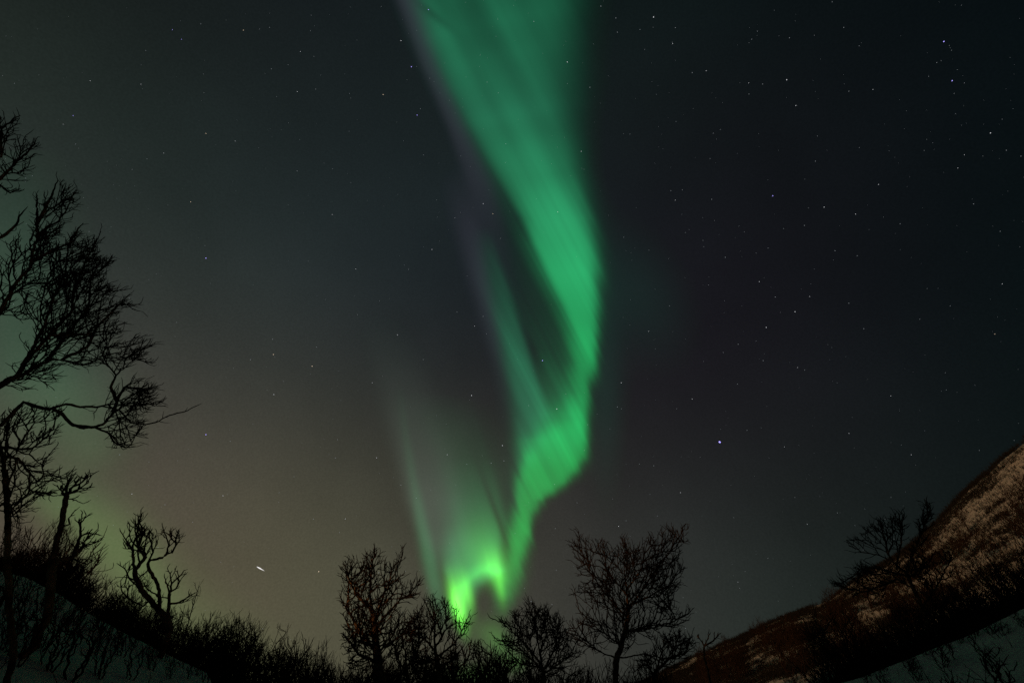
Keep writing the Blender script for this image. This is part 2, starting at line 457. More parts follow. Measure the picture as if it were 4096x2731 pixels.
def build_ground():
    az = np.radians(np.concatenate([np.arange(-180, -62, 3.0), np.arange(-62, 66, 0.5), np.arange(66, 180, 3.0)]))
    rr = np.concatenate([[0.3, 0.8, 1.5, 2.2], np.arange(3, 24, 0.4), 24 * 1.035 ** np.arange(0, 56), [190, 240, 320, 450, 700, 1200, 2500, 6000, 15000]])
    A, R = np.meshgrid(az, rr)
    X, Y = R * np.sin(A), R * np.cos(A)
    Z = ground(X, Y)
    nr, na = A.shape
    V = np.vstack([np.stack([X, Y, Z], -1).reshape(-1, 3), [[0, 0, float(ground(0.01, 0.0))]]])
    i, j = np.meshgrid(np.arange(nr - 1), np.arange(na), indexing='ij')
    jn = (j + 1) % na
    F = np.stack([i * na + j, (i + 1) * na + j, (i + 1) * na + jn, i * na + jn], -1).reshape(-1, 4)
    k = np.arange(na)
    T = np.stack([np.full(na, nr * na), k, (k + 1) % na], -1)
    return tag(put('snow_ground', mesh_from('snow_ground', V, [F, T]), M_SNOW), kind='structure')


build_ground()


# ---------------------------------------------------------------- aurora: luminous sheets high above, one altitude, seen from below
AURORA_H = 800.0


def glow_mat(name):
    m = bpy.data.materials.new(name)
    m.use_nodes = True
    t = m.node_tree
    t.nodes.clear()
    at_ = t.nodes.new('ShaderNodeAttribute'); at_.attribute_name = 'light'
    em = t.nodes.new('ShaderNodeEmission')
    t.links.new(at_.outputs['Color'], em.inputs['Color'])
    tr = t.nodes.new('ShaderNodeBsdfTransparent')
    ad = t.nodes.new('ShaderNodeAddShader')
    t.links.new(em.outputs[0], ad.inputs[0]); t.links.new(tr.outputs[0], ad.inputs[1])
    o = t.nodes.new('ShaderNodeOutputMaterial')
    t.links.new(ad.outputs[0], o.inputs['Surface'])
    m.cycles.emission_sampling = 'AUTO'
    return m


M_AURORA = glow_mat('aurora_glow')


def sheet(name, fn, x0, x1, y0, y1, step, cut, label, height):
    xs, ys = np.arange(x0, x1, step), np.arange(y0, y1, step)
    X, Y = np.meshgrid(xs, ys)
    E = fn(X / K, Y / K)
    edge = np.minimum.reduce([np.clip((X - x0) / 12, 0, 1), np.clip((xs[-1] - X) / 12, 0, 1), np.clip((ys[-1] - Y) / 8, 0, 1)])
    E = np.maximum(E - cut, 0) * edge[..., None]
    d = pix_dir(X, Y)
    dist = height / np.maximum(d[..., 2], 0.02)
    P = EYE + d * dist[..., None]
    ny, nx = X.shape
    on = E.max(-1) > 1e-5
    i, j = np.meshgrid(np.arange(ny - 1), np.arange(nx - 1), indexing='ij')
    q = np.stack([i * nx + j, (i + 1) * nx + j, (i + 1) * nx + j + 1, i * nx + j + 1], -1).reshape(-1, 4)
    q = q[on.ravel()[q].any(1)]
    used = np.unique(q)
    lut = np.full(nx * ny, -1); lut[used] = np.arange(len(used))
    me = mesh_from(name, P.reshape(-1, 3)[used], [lut[q]])
    at_ = me.attributes.new('light', 'FLOAT_COLOR', 'POINT')
    at_.data.foreach_set('color', np.hstack([E.reshape(-1, 3)[used], np.ones((len(used), 1))]).astype(np.float32).ravel())
    o = put(name, me, M_AURORA)
    o.visible_shadow = True
    return tag(o, label, 'aurora')


sheet('aurora', aurora_light, 345, 760, -70, 690, 1.6, 0.0012, 'bright green aurora ribbon sweeping down the sky to a glowing hook above the trees', AURORA_H)
sheet('aurora', aurora_faint, -60, 330, 150, 690, 4.0, 0.0015, 'faint pale green aurora patch low behind the big bare tree at the left edge', AURORA_H * 1.1)

# ---------------------------------------------------------------- stars
STAR_D = 40000.0


def star_mat(name, col, s):
    m = bpy.data.materials.new(name)
    m.use_nodes = True
    t = m.node_tree
    t.nodes.clear()
    em = t.nodes.new('ShaderNodeEmission'); em.inputs['Color'].default_value = (*col, 1); em.inputs['Strength'].default_value = s
    o = t.nodes.new('ShaderNodeOutputMaterial')
    t.links.new(em.outputs[0], o.inputs['Surface'])
    m.cycles.emission_sampling = 'NONE'
    return m


OCT_V = np.array([(1, 0, 0), (-1, 0, 0), (0, 1, 0), (0, -1, 0), (0, 0, 1), (0, 0, -1)], float)
OCT_F = np.array([(0, 2, 4), (2, 1, 4), (1, 3, 4), (3, 0, 4), (2, 0, 5), (1, 2, 5), (3, 1, 5), (0, 3, 5)])


def px_size(px, py):
    """radius at STAR_D that covers one frame pixel there"""
    d0, d1 = pix_dir(px, py), pix_dir(px + 0.7, py + 0.7)
    return STAR_D * np.linalg.norm(d0 - d1, axis=-1)


M_STAR = star_mat('star_white', (0.92, 0.95, 1.0), 0.8)
M_STAR_BLUE = star_mat('star_blue', (0.38, 0.33, 1.0), 1.8)
M_STAR_WARM = star_mat('star_warm', (1.0, 0.78, 0.55), 0.9)
M_STAR_DIM = star_mat('star_dim', (0.80, 0.88, 0.95), 0.30)
# x, y in the 2352 wide photograph, size, kind
STARS = [
    (1501, 39, 1.1, 0), (2168, 95, 1.2, 1), (2187, 185, 1.1, 1), (2275, 305, 1.0, 0), (1807, 183, 1.0, 0), (1828, 242, .8, 0), (1775, 449, .85, 1), (1893, 475, .8, 0), (1826, 715, .9, 0),
    (1760, 751, .9, 0), (1427, 878, .8, 0), (1279, 938, 1.0, 0), (1246, 827, 1.0, 1), (1083, 907, .9, 0), (1154, 1022, .9, 0), (717, 840, .9, 2), (628, 813, .9, 2), (473, 592, 1.1, 1), (438, 463, .8, 2), (473, 306, .9, 2),
    (559, 69, .9, 2), (207, 185, .9, 0), (921, 93, .9, 0), (945, 153, 1.0, 1), (880, 217, .9, 2), (958, 264, .8, 1), (1303, 142, .9, 0), (1335, 347, .7, 0), (1281, 486, .7, 0), (1132, 490, .7, 2), (992, 572, .7, 0), (913, 768, .7, 0),
    (732, 1311, 1.0, 2), (473, 997, 1.0, 1), (629, 905, .8, 0), (512, 1137, .7, 0), (303, 1133, .7, 0), (417, 90, .8, 1), (690, 118, .7, 0), (683, 210, .7, 0), (324, 193, .7, 0), (168, 265, .8, 1), (1110, 467, .7, 0), (865, 1050, .7, 0),
    (2018, 423, .7, 0), (1551, 459, .6, 0), (1744, 646, .7, 0), (1965, 491, .7, 0), (2302, 651, .7, 0), (2285, 766, .7, 2), (2046, 908, .7, 0), (2093, 1043, .7, 0), (1950, 994, .7, 0), (1802, 1025, .6, 0), (1590, 915, .7, 0), (1421, 1207, .8, 0),
    (1563, 1130, .7, 0), (1988, 1223, .8, 0), (1854, 1202, .7, 0), (1695, 1335, .6, 0), (1832, 843, .6, 0), (984, 22, .8, 1), (396, 68, .7, 1), (145, 285, .6, 0), (540, 323, .6, 0), (376, 351, .6, 0), (763, 492, .6, 0), (817, 617, .6, 0),
    (1090, 748, .6, 0), (855, 878, .6, 0), (793, 1190, .6, 0), (1027, 1043, .6, 0), (1720, 190, .6, 0), (1622, 162, .6, 0), (2005, 205, .6, 0), (2215, 355, .6, 0), (1545, 100, .6, 0), (1860, 680, .6, 0), (2200, 385, .6, 0), (1490, 760, .6, 0)]
_star_me = {}
for k_, m_ in enumerate((M_STAR, M_STAR_BLUE, M_STAR_WARM)):
    me_ = mesh_from('star', OCT_V, [OCT_F], smooth=False)
    me_.materials.append(m_)
    _star_me[k_] = me_
STAR_LABELS = ['tiny white star in the dark night sky', 'tiny bluish star in the dark night sky', 'tiny yellowish star in the dark night sky']
STAR_GROUPS = ['white stars in the night sky', 'bluish stars in the night sky', 'yellowish stars in the night sky']
for x_, y_, s_, k_ in STARS:
    o = put('star', _star_me[k_], None)
    px_, py_ = x_ * K, y_ * K
    o.location = EYE + pix_dir(px_, py_) * STAR_D
    o.scale = [float(px_size(px_, py_) * 0.50 * s_)] * 3
    tag(o, STAR_LABELS[k_], 'star', STAR_GROUPS[k_])
o = put('star', _star_me[1], None)
o.location = EYE + pix_dir(1653 * K, 1014 * K) * STAR_D
o.scale = [float(px_size(1653 * K, 1014 * K) * 1.3)] * 3
tag(o, 'brightest star, glowing blue violet alone in the dark sky right of the aurora', 'star')

# the countless faint ones: one object
rs = np.random.RandomState(4)
n = 1500
fx, fy = rs.uniform(-60, 1084, n), rs.uniform(-60, 690, n)
keep = rs.rand(n) < np.clip(0.35 + 0.9 * vnoise(fx / 90 + 3, fy / 90, 77), 0, 1)
fx, fy = fx[keep], fy[keep]
d_ = pix_dir(fx, fy)
rad = px_size(fx, fy) * (0.15 + 0.27 * rs.rand(len(fx)) ** 3.0)
V_ = (EYE + d_ * STAR_D)[:, None, :] + OCT_V[None] * rad[:, None, None]
F_ = OCT_F[None] + (np.arange(len(fx)) * 6)[:, None, None]
up = d_[:, 2] > 0.01
me_ = mesh_from('faint_stars', V_[up].reshape(-1, 3), [(OCT_F[None] + (np.arange(up.sum()) * 6)[:, None, None]).reshape(-1, 3)], smooth=False)
tag(put('faint_stars', me_, M_STAR_DIM), 'countless faint pinprick stars strewn over the whole sky', 'stars', kind='stuff')

# the short flare of a satellite or meteor over the bushes
p0, p1 = EYE + pix_dir(589.5 * K, 1299.5 * K) * 30000, EYE + pix_dir(608 * K, 1310 * K) * 30000
ax = p1 - p0
ln = np.linalg.norm(ax); ax /= ln
s1 = np.cross(ax, [0, 0, 1.0]); s1 /= np.linalg.norm(s1); s2 = np.cross(ax, s1)
prof = [(0, 0.0), (.05, .35), (.2, .8), (.4, 1.0), (.6, .7), (.8, .32), (1.0, 0.02)]
V_ = np.array([p0 + ax * ln * t + (s1 * math.cos(k * math.pi / 3) + s2 * math.sin(k * math.pi / 3)) * ln * 0.06 * w for t, w in prof for k in range(6)])
F_ = np.array([(i * 6 + k, i * 6 + (k + 1) % 6, (i + 1) * 6 + (k + 1) % 6, (i + 1) * 6 + k) for i in range(len(prof) - 1) for k in range(6)])
c_ = V_.mean(0)
tag(put('meteor', mesh_from('meteor', V_ - c_, [F_]), star_mat('meteor_light', (1.0, 0.97, 0.95), 0.9), loc=c_), 'short bright white meteor streak low in the sky above the left bushes', 'meteor')


# ---------------------------------------------------------------- bare trees: crooked limbs grown towards points spread through the crown
def unit(v):
    return v / (np.linalg.norm(v, axis=-1, keepdims=True) + 1e-9)


def branch_out(nodes, par, inside, rng, step, lens, spawn, centre, up=0.10, out=0.25, jit=0.20, ang=(28, 62), cap=3, vox=None, limit=24000):
    """let side branches leave the given limbs at sharp angles, level after level, within the crown"""
    P = [np.asarray(p, float) for p in nodes]
    par = list(par)
    vox = vox or step * 1.25
    occ = {}

    def cell(p):
        return (int(p[0] // vox), int(p[1] // vox), int(p[2] // vox))
    kids = [0] * len(P)
    for i, q in enumerate(par):
        if q >= 0:
            kids[q] += 1
        c_ = cell(P[i]); occ[c_] = occ.get(c_, 0) + 1
    level = [(i, unit(P[i] - P[par[i]]) if par[i] >= 0 else np.array([0, 0, 1.0]), kids[i] == 0) for i in range(len(P)) if par[i] >= 0 and inside(P[i])]
    for lv, (ln, pr) in enumerate(zip(lens, spawn)):
        new = []
        rng.shuffle(level)
        for i, d, end in level:
            m = int(rng.randint(2, 4)) if end else int(rng.rand() < pr)
            for _ in range(m):
                if len(P) > limit:
                    break
                a = math.radians(rng.uniform(*ang)) * (0.6 if end else 1.0)
                s_ = rng.normal(0, 1, 3); s_ -= d * (s_ @ d); s_ = unit(s_)
                o = unit(P[i] - centre)
                v = unit(d * math.cos(a) + s_ * math.sin(a) + o * out + np.array([0, 0, up]))
                length = ln * rng.uniform(0.35, 1.0)
                n = max(2, int(round(length / step)))
                prev, p = i, P[i]
                for k in range(n):
                    v = unit(v + rng.normal(0, jit, 3) + np.array([0, 0, up * 0.35]))
                    p = p + v * step * rng.uniform(0.8, 1.2)
                    if not inside(p):
                        break
                    c_ = cell(p)
                    if occ.get(c_, 0) >= cap:
                        break
                    occ[c_] = occ.get(c_, 0) + 1
                    P.append(p); par.append(prev); prev = len(P) - 1
                    new.append((prev, v, k == n - 1))
        level = new
    return np.array(P), np.array(par)


def spurs(P, par, rng, prob, length, thin, up=0.25):
    """short side twigs on the thinner wood"""
    n = len(P)
    idx = np.where((par >= 0) & thin & (rng.rand(n) < prob))[0]
    if len(idx) == 0:
        return P, par
    d = P[idx] - P[par[idx]]; d /= np.linalg.norm(d, axis=1, keepdims=True) + 1e-9
    s = rng.normal(0, 1, d.shape); s -= d * (s * d).sum(1, keepdims=True); s /= np.linalg.norm(s, axis=1, keepdims=True) + 1e-9
    q = d * 0.75 + s * 0.85 + np.array([0, 0, up]); q /= np.linalg.norm(q, axis=1, keepdims=True)
    l1 = length * rng.uniform(0.4, 1.1, (len(idx), 1))
    a = P[idx] + q * l1
    q2 = q + rng.normal(0, 0.32, q.shape) + np.array([0, 0, 0.12]); q2 /= np.linalg.norm(q2, axis=1, keepdims=True)
    more = rng.rand(len(idx)) < 0.6
    b = a[more] + q2[more] * l1[more] * 0.8
    P2 = np.vstack([P, a, b])
    par2 = np.concatenate([par, idx, n + np.where(more)[0]])
    return P2, par2


RAD_EXP = 0.66


def tips(P, par, rng, length):
    """let every twig end run on a little, straight and slightly upwards"""
    n = len(P)
    has = np.zeros(n, bool); has[par[par >= 0]] = True
    idx = np.where(~has & (par >= 0))[0]
    d = P[idx] - P[par[idx]]; d /= np.linalg.norm(d, axis=1, keepdims=True) + 1e-9
    q = d + rng.normal(0, 0.18, d.shape) + np.array([0, 0, 0.25]); q /= np.linalg.norm(q, axis=1, keepdims=True)
    l1 = length * rng.uniform(0.3, 1.0, (len(idx), 1)) ** 1.3
    a = P[idx] + q * l1
    q2 = q + rng.normal(0, 0.22, q.shape) + np.array([0, 0, 0.12]); q2 /= np.linalg.norm(q2, axis=1, keepdims=True)
    b = a + q2 * l1 * 0.8
    m = len(idx)
    return np.vstack([P, a, b]), np.concatenate([par, idx, n + np.arange(m)])


def radii(P, par, r_tip, r_base):
    n = len(P)
    leaves = np.zeros(n)
    has = np.zeros(n, bool); has[par[par >= 0]] = True
    leaves[~has] = 1
    # children always follow their parents in the arrays except spurs, so order by depth
    depth = np.zeros(n, int)
    for i in range(n):
        if par[i] >= 0:
            depth[i] = depth[par[i]] + 1
    order = np.argsort(-depth, kind='stable')
    for i in order:
        if par[i] >= 0:
            leaves[par[i]] += leaves[i]
    root = leaves[par < 0].max()
    f = (leaves / root)
    return r_tip * (0.75 + 0.25 * np.minimum(leaves, 6) / 6 * 2) + (r_base - r_tip) * f ** RAD_EXP, leaves


def tubes(P, par, R, keep, leaves, sides_thick=6, sides_thin=3, thick=0.03):
    """join the kept segments into tapering tubes that run along the heaviest child"""
    n = len(P)
    best = np.full(n, -1, int); bw = np.zeros(n)
    for i in range(n):
        p = par[i]
        if p >= 0 and leaves[i] > bw[p]:
            bw[p] = leaves[i]; best[p] = i
    VV, FF3, off = [], [], 0
    done = np.zeros(n, bool)
    starts = [i for i in range(n) if par[i] >= 0 and keep[i] and (best[par[i]] != i or not keep[par[i]] or par[par[i]] < 0)]
    ref0 = np.array([0.37, 0.61, 0.70])
    for s in starts:
        if done[s]:
            continue
        chain = [par[s], s]; done[s] = True
        c = best[s]
        while c >= 0 and keep[c]:
            chain.append(c); done[c] = True
            c = best[c]
        pts = P[chain]; r = R[chain].copy()
        r[0] = min(r[0], r[1] * 1.25)
        last = chain[-1]
        if best[last] < 0:
            r[-1] *= 0.45
        k = sides_thick if r[0] > thick else (4 if r[0] > thick * 0.4 else sides_thin)
        t = np.gradient(pts, axis=0)
        t /= np.linalg.norm(t, axis=1, keepdims=True) + 1e-9
        u = np.cross(t, ref0); u /= np.linalg.norm(u, axis=1, keepdims=True) + 1e-9
        w = np.cross(t, u)
        ang = np.arange(k) * 2 * math.pi / k
        ring = pts[:, None, :] + r[:, None, None] * (u[:, None, :] * np.cos(ang)[None, :, None] + w[:, None, :] * np.sin(ang)[None, :, None])
        m = len(chain)
        i, j = np.meshgrid(np.arange(m - 1), np.arange(k), indexing='ij')
        F = np.stack([i * k + j, i * k + (j + 1) % k, (i + 1) * k + (j + 1) % k, (i + 1) * k + j], -1).reshape(-1, 4) + off
        VV.append(ring.reshape(-1, 3)); FF3.append(F); off += m * k
    if not VV:
        return np.zeros((0, 3)), np.zeros((0, 4), int)
    return np.vstack(VV), np.vstack(FF3)


def in_poly(poly, x, y):
    poly = np.asarray(poly, float)
    c = np.zeros(len(x), bool)
    j = len(poly) - 1
    for i in range(len(poly)):
        xi, yi = poly[i]; xj, yj = poly[j]
        hit = ((yi > y) != (yj > y)) & (x < (xj - xi) * (y - yi) / (yj - yi + 1e-12) + xi)
        c ^= hit
        j = i
    return c


def poly_points(poly, n, rng):
    poly = np.asarray(poly, float)
    lo, hi = poly.min(0), poly.max(0)
    out = np.zeros((0, 2))
    while len(out) < n:
        q = rng.uniform(lo, hi, (n * 3, 2))
        out = np.vstack([out, q[in_poly(poly, q[:, 0], q[:, 1])]])
    return out[:n]


def traced_tree(name, label, dist, limbs, crown, depth, r_tip, r_base, seed, step=2.7, lens=(34, 18, 9), spawn=(0.55, 0.42, 0.30), cap=2, spur=0.3, spur_len=4.0, up=0.12, jit=0.16, trunk_cut=0.30, limb_r=0.8, group=None, base_ext=True, out=0.25):
    """a tree whose main limbs and crown outline were surveyed from the photo, rebuilt at its own distance and depth.
    limbs: polylines of frame pixels (first one starts at the foot); each may carry a depth slope"""
    rng = np.random.RandomState(seed)
    nodes, par, floor_r = [], [], []

    def add(p, parent, fr=0.0):
        nodes.append(np.asarray(p, float)); par.append(parent); floor_r.append(fr)
        return len(nodes) - 1
    foot = at(limbs[0][0][0], limbs[0][0][1], dist)
    cen = np.mean(np.vstack([np.asarray(p, float) for p in (crown if isinstance(crown[0][0], (tuple, list)) else [crown])]), axis=0)
    cw = at(cen[0], cen[1], dist) - EYE
    mpp = (cw[1] * CP + cw[2] * SP) / FPX                # metres per frame pixel at this tree
    r_tip, r_base = r_tip * mpp, r_base * mpp
    step, spur_len = step * mpp, spur_len * mpp
    gz = float(ground(foot[0], foot[1])) - 0.12
    px = None
    look = np.array([foot[0], foot[1], 0.0]); look /= np.linalg.norm(look)
    for li, pts in enumerate(limbs):
        sl = 0.0 if li == 0 else rng.uniform(-1, 1) * depth * 0.5
        pts = np.asarray(pts, float)
        seg = np.linalg.norm(np.diff(pts, axis=0), axis=1).sum()
        W = []
        acc = 0
        for k, (x, y) in enumerate(pts):
            if k:
                acc += np.linalg.norm(pts[k] - pts[k - 1])
            W.append(at(x, y, dist + sl * acc / max(seg, 1e-6)))
        if li == 0:
            if base_ext and W[0][2] > gz:
                b = W[0].copy(); b[2] = gz
                b[:2] += (W[0] - W[1])[:2] * 0.3
                W.insert(0, b)
            prev = add(W[0], -1)
        else:                                            # spring from the nearest wood
            arr = np.array(nodes)
            prev = int(((arr - W[0]) ** 2).sum(1).argmin())
            off = arr[prev] - W[0]
            W[0] = arr[prev]
            for k in range(1, len(W)):
                W[k] = W[k] + off * 0.6 ** k
        for k in range(1, len(W)):
            a, b = nodes[prev] if k == 1 else W[k - 1], W[k]
            m = max(1, int(round(np.linalg.norm(b - a) / step)))
            a = np.array(a)
            for q in range(1, m + 1):
                w = a + (b - a) * q / m
                if q < m:
                    w = w + rng.normal(0, step * 0.10, 3)
                t_ = (k - 1 + q / m) / (len(W) - 1)
                prev = add(w, prev, (limb_r * (1 - t_) + 0.45 * t_) if li else 0.0)
    polys = crown if isinstance(crown[0][0], (tuple, list)) else [crown]
    allp = np.vstack([np.asarray(p, float) for p in polys])
    x0, y0 = allp.min(0) - 4
    x1, y1 = allp.max(0) + 4
    gx, gy = np.meshgrid(np.arange(x0, x1, 0.5), np.arange(y0, y1, 0.5))
    mask = np.zeros(gx.size, bool)
    for p in polys:
        mask |= in_poly(p, gx.ravel(), gy.ravel())
    mask = mask.reshape(gx.shape)
    soft = mask.copy()                                   # a ragged rim
    for q in range(1, 5):
        soft[q:] |= mask[:-q]; soft[:-q] |= mask[q:]; soft[:, q:] |= mask[:, :-q]; soft[:, :-q] |= mask[:, q:]
    h_, w_ = mask.shape
    lk = unit(np.array([foot[0], foot[1]]))

    def inside(p):
        dx, dy, dz = p[0], p[1], p[2] - EYE[2]
        f_ = dy * CP + dz * SP
        if f_ <= 0.1 or abs(p[0] * lk[0] + p[1] * lk[1] - dist) > depth:
            return False
        u = 512 + FPX * dx / f_
        v = 341 - FPX * (dz * CP - dy * SP) / f_
        a_, b_ = int((u - x0) * 2), int((v - y0) * 2)
        if not (0 <= a_ < w_ and 0 <= b_ < h_):
            return False
        return mask[b_, a_] or (soft[b_, a_] and rng.rand() < 0.7)
    centre = EYE + cw * (dist / math.hypot(cw[0], cw[1])) + np.array([0, 0, -0.25 * (y1 - y0) * mpp])
    P, pr = branch_out(nodes, par, inside, rng, step, [q * mpp for q in lens], spawn, centre, up=up, out=out, jit=jit, cap=cap)
    R, lv = radii(P, pr, r_tip, r_base)
    P, pr = tips(P, pr, rng, spur_len * 0.9)
    R, lv = radii(P, pr, r_tip, r_base)
    P, pr = spurs(P, pr, rng, spur, spur_len, lv < 60)
    R, lv = radii(P, pr, r_tip, r_base)
    R[:len(floor_r)] = np.maximum(R[:len(floor_r)], np.array(floor_r) * mpp)
    first = pr[np.maximum(pr, 0)] < 0
    root = empty(name, (P[0][0], P[0][1], P[0][2]))
    Q = P - P[0]
    big = R >= r_base * trunk_cut
    big[0] = True
    Vt, Ft = tubes(Q, pr, R, big, lv, 8, 4, r_tip * 3)
    Vc, Fc = tubes(Q, pr, R, ~big, lv, 5, 3, r_tip * 5)
    # lumpy bark
    if len(Vt):
        Vt = Vt + rng.normal(0, r_base * 0.03, Vt.shape)
        put('trunk', mesh_from('trunk', Vt, [Ft]), M_BARK, root)
    if len(Vc):
        put('crown', mesh_from('crown', Vc, [Fc]), M_TWIG, root)
    tag(root, label, 'tree', group)
    return root


# ---------------------------------------------------------------- shrubs: many stems from one foot, several shapes, copied
def shrub_mesh(seed, h, w, stems, n_attr, lean=0.0, r_tip=0.006, r_base=0.05, step=0.085, bare=0.18, spur=0.2, spawn=(0.42, 0.35, 0.22)):
    rng = np.random.RandomState(seed)
    nodes, par = [np.zeros(3)], [-1]
    for s in range(stems):
        a = rng.uniform(0, 2 * math.pi)
        o = np.array([math.cos(a), math.sin(a), 0]) * rng.uniform(0.02, 0.12) * w
        top = np.array([math.cos(a) * w * rng.uniform(0.1, 0.42), math.sin(a) * w * rng.uniform(0.1, 0.42), h * rng.uniform(0.45, 0.8)]) + np.array([lean, 0, 0]) * h * 0.6
        prev = 0
        m = max(3, int(np.linalg.norm(top) / step))
        bend = rng.normal(0, 0.05 * h, 3) * np.array([1, 1, 0])
        for k in range(1, m + 1):
            t = k / m
            p = o * min(1, t * 4) + top * t + bend * math.sin(t * math.pi) + rng.normal(0, step * 0.30, 3) * min(1, t * 4)
            nodes.append(p); par.append(prev); prev = len(nodes) - 1
    def inside(p):
        t_ = p[2] / h
        if t_ < bare or t_ > 1.02:
            return False
        q_ = (t_ - bare) / (1 - bare)
        rad = 0.5 * w * (0.35 + 0.65 * math.sin(min(1.0, 0.15 + q_ * 0.95) * math.pi) ** 0.7) * rng.uniform(0.85, 1.2)
        return math.hypot(p[0] - lean * h * t_ * 0.6, p[1]) < rad
    P, pr = branch_out(nodes, par, inside, rng, step, [0.42 * h, 0.2 * h, 0.1 * h], spawn, np.array([0, 0, -0.5 * h]), up=0.22, out=0.30, jit=0.26, ang=(30, 70), cap=2, limit=n_attr)
    P, pr = tips(P, pr, rng, step * 1.8)
    R, lv = radii(P, pr, r_tip, r_base)
    P, pr = spurs(P, pr, rng, spur, step * 1.2, lv < 30, up=0.35)
    R, lv = radii(P, pr, r_tip, r_base)
    V, F = tubes(P, pr, R, np.ones(len(P), bool), lv, 5, 3, r_tip * 4)
    me = mesh_from('bare_shrub', V, [F])
    me.materials.append(M_TWIG)
    return me, V[:, 2].max()


def sapling_mesh(seed, h, twigs=9, r=0.016):
    rng = np.random.RandomState(seed)
    nodes, par = [np.zeros(3)], [-1]
    prev = 0
    m = 22
    stem = [0]
    for k in range(1, m + 1):
        nodes.append(np.array([math.sin(k * 0.35 + seed) * 0.02 * h * (k / m), rng.normal(0, .006), h * k / m])); par.append(prev); prev = len(nodes) - 1
        stem.append(prev)
    for q in range(twigs):
        k = stem[int(m * rng.uniform(0.3, 0.95))]
        a = rng.uniform(0, 6.28); ln = h * rng.uniform(0.08, 0.22)
        prev = k
        for j in range(1, 6):
            nodes.append(nodes[k] + np.array([math.cos(a), math.sin(a), 1.5]) * 0.5 * ln * j / 5 + rng.normal(0, .01, 3)); par.append(prev); prev = len(nodes) - 1
    P, pr = np.array(nodes), np.array(par)
    P, pr = spurs(P, pr, rng, 0.25, h * 0.05, np.ones(len(P), bool), up=0.5)
    R, lv = radii(P, pr, r * 0.4, r * 1.6)
    V, F = tubes(P, pr, R, np.ones(len(P), bool), lv, 5, 3, 0.01)
    me = mesh_from('sapling', V, [F])
    me.materials.append(M_TWIG)
    return me, V[:, 2].max()


# ---------------------------------------------------------------- the surveyed trees
def Z(x0, y0, s, pts):
    """survey points read off an enlargement of the photo -> frame pixels"""
    return [((x0 + a / s) / 4.0, (y0 + b / s) / 4.0) for a, b in pts]


c = lambda pts: Z(1200, 2000, 1.47, pts)
# the tall round-crowned tree right of the aurora
traced_tree('bare_birch', 'tall round crowned bare birch standing alone right of the aurora', 19.0, [
    c([(1855, 1075), (1858, 950), (1890, 850), (1912, 760), (1930, 680), (1928, 600), (1905, 400), (1920, 270)]),
    c([(1920, 700), (1800, 560), (1700, 420), (1660, 310), (1640, 200)]),
    c([(1932, 640), (2020, 520), (2100, 400), (2180, 290), (2250, 180)]),
    c([(1890, 850), (1760, 760), (1640, 640), (1615, 525)]),
    c([(1870, 920), (1720, 860), (1560, 760)]),
    c([(1912, 780), (2030, 740), (2180, 720), (2290, 660)]),
    c([(1875, 935), (2020, 905), (2130, 925)]),
    c([(1930, 620), (2060, 560), (2200, 480)]),
    c([(1910, 560), (1790, 400), (1780, 260)]), c([(1925, 520), (2010, 400), (2040, 260)])],
    c([(1600, 260), (1645, 185), (1720, 260), (1780, 245), (1850, 305), (1912, 225), (1960, 270), (2030, 265), (2070, 220), (2150, 165), (2190, 180), (2260, 165), (2260, 330), (2225, 480), (2185, 560), (2215, 640),
       (2290, 660), (2250, 730), (2150, 755), (2170, 800), (2000, 830), (1950, 900), (1780, 880), (1680, 880), (1545, 755), (1600, 710), (1690, 720), (1640, 640), (1605, 520), (1690, 510), (1620, 390)]),
    1.9, 0.32, 2.5, 11, lens=(36, 20, 10), spawn=(0.70, 0.50, 0.36), jit=0.18, out=0.15)

# the tree with the broken orange-lit limbs left of the aurora
traced_tree('bare_birch', 'thick trunked bare birch with stubby orange lit limbs left of the aurora', 17.0, [
    c([(482, 1075), (462, 1000), (450, 850), (442, 750), (424, 640), (412, 560), (415, 450), (430, 350), (438, 292)]),
    c([(430, 640), (340, 560), (280, 440), (255, 400)]),
    c([(450, 700), (470, 640), (512, 500), (560, 430), (605, 315)]),
    c([(455, 740), (492, 690), (590, 580), (650, 550), (700, 470)]),
    c([(470, 900), (500, 850), (600, 790), (730, 735)]),
    c([(420, 900), (330, 760), (240, 600)]), c([(445, 850), (330, 830), (270, 760)]), c([(600, 575), (680, 570)]),
    c([(455, 950), (340, 900), (290, 830)])],
    c([(232, 590), (262, 520), (250, 395), (292, 350), (340, 420), (395, 330), (438, 288), (455, 360), (520, 390), (604, 305), (612, 390), (575, 480), (620, 510), (692, 462), (705, 495), (640, 580), (560, 620), (600, 700), (740, 720),
       (730, 760), (600, 850), (540, 1000), (330, 1000), (265, 850), (280, 730)]),
    1.4, 0.34, 4.2, 12, lens=(32, 18, 9), spawn=(0.85, 0.55, 0.40), jit=0.20, out=0.15, trunk_cut=0.13)

traced_tree('bare_birch', 'crooked bare birch directly below the brightest tip of the aurora', 18.0, [
    c([(822, 1075), (812, 960), (795, 880), (790, 800), (800, 700), (780, 600)]),
    c([(795, 870), (860, 760), (850, 600)]), c([(800, 930), (900, 850), (955, 760), (988, 688)]), c([(795, 880), (720, 800), (660, 690)]),
    c([(800, 930), (740, 960), (640, 880)]), c([(905, 840), (930, 740), (912, 640)]), c([(812, 980), (900, 940), (960, 860)])],
    c([(645, 690), (700, 650), (765, 565), (800, 620), (850, 590), (880, 640), (870, 720), (905, 720), (912, 632), (935, 720), (992, 685), (970, 780), (905, 880), (950, 990), (870, 960), (700, 1010), (630, 900), (680, 800)]),
    1.3, 0.30, 2.2, 13, lens=(32, 18, 9), spawn=(0.62, 0.46, 0.34), jit=0.2, out=0.15)

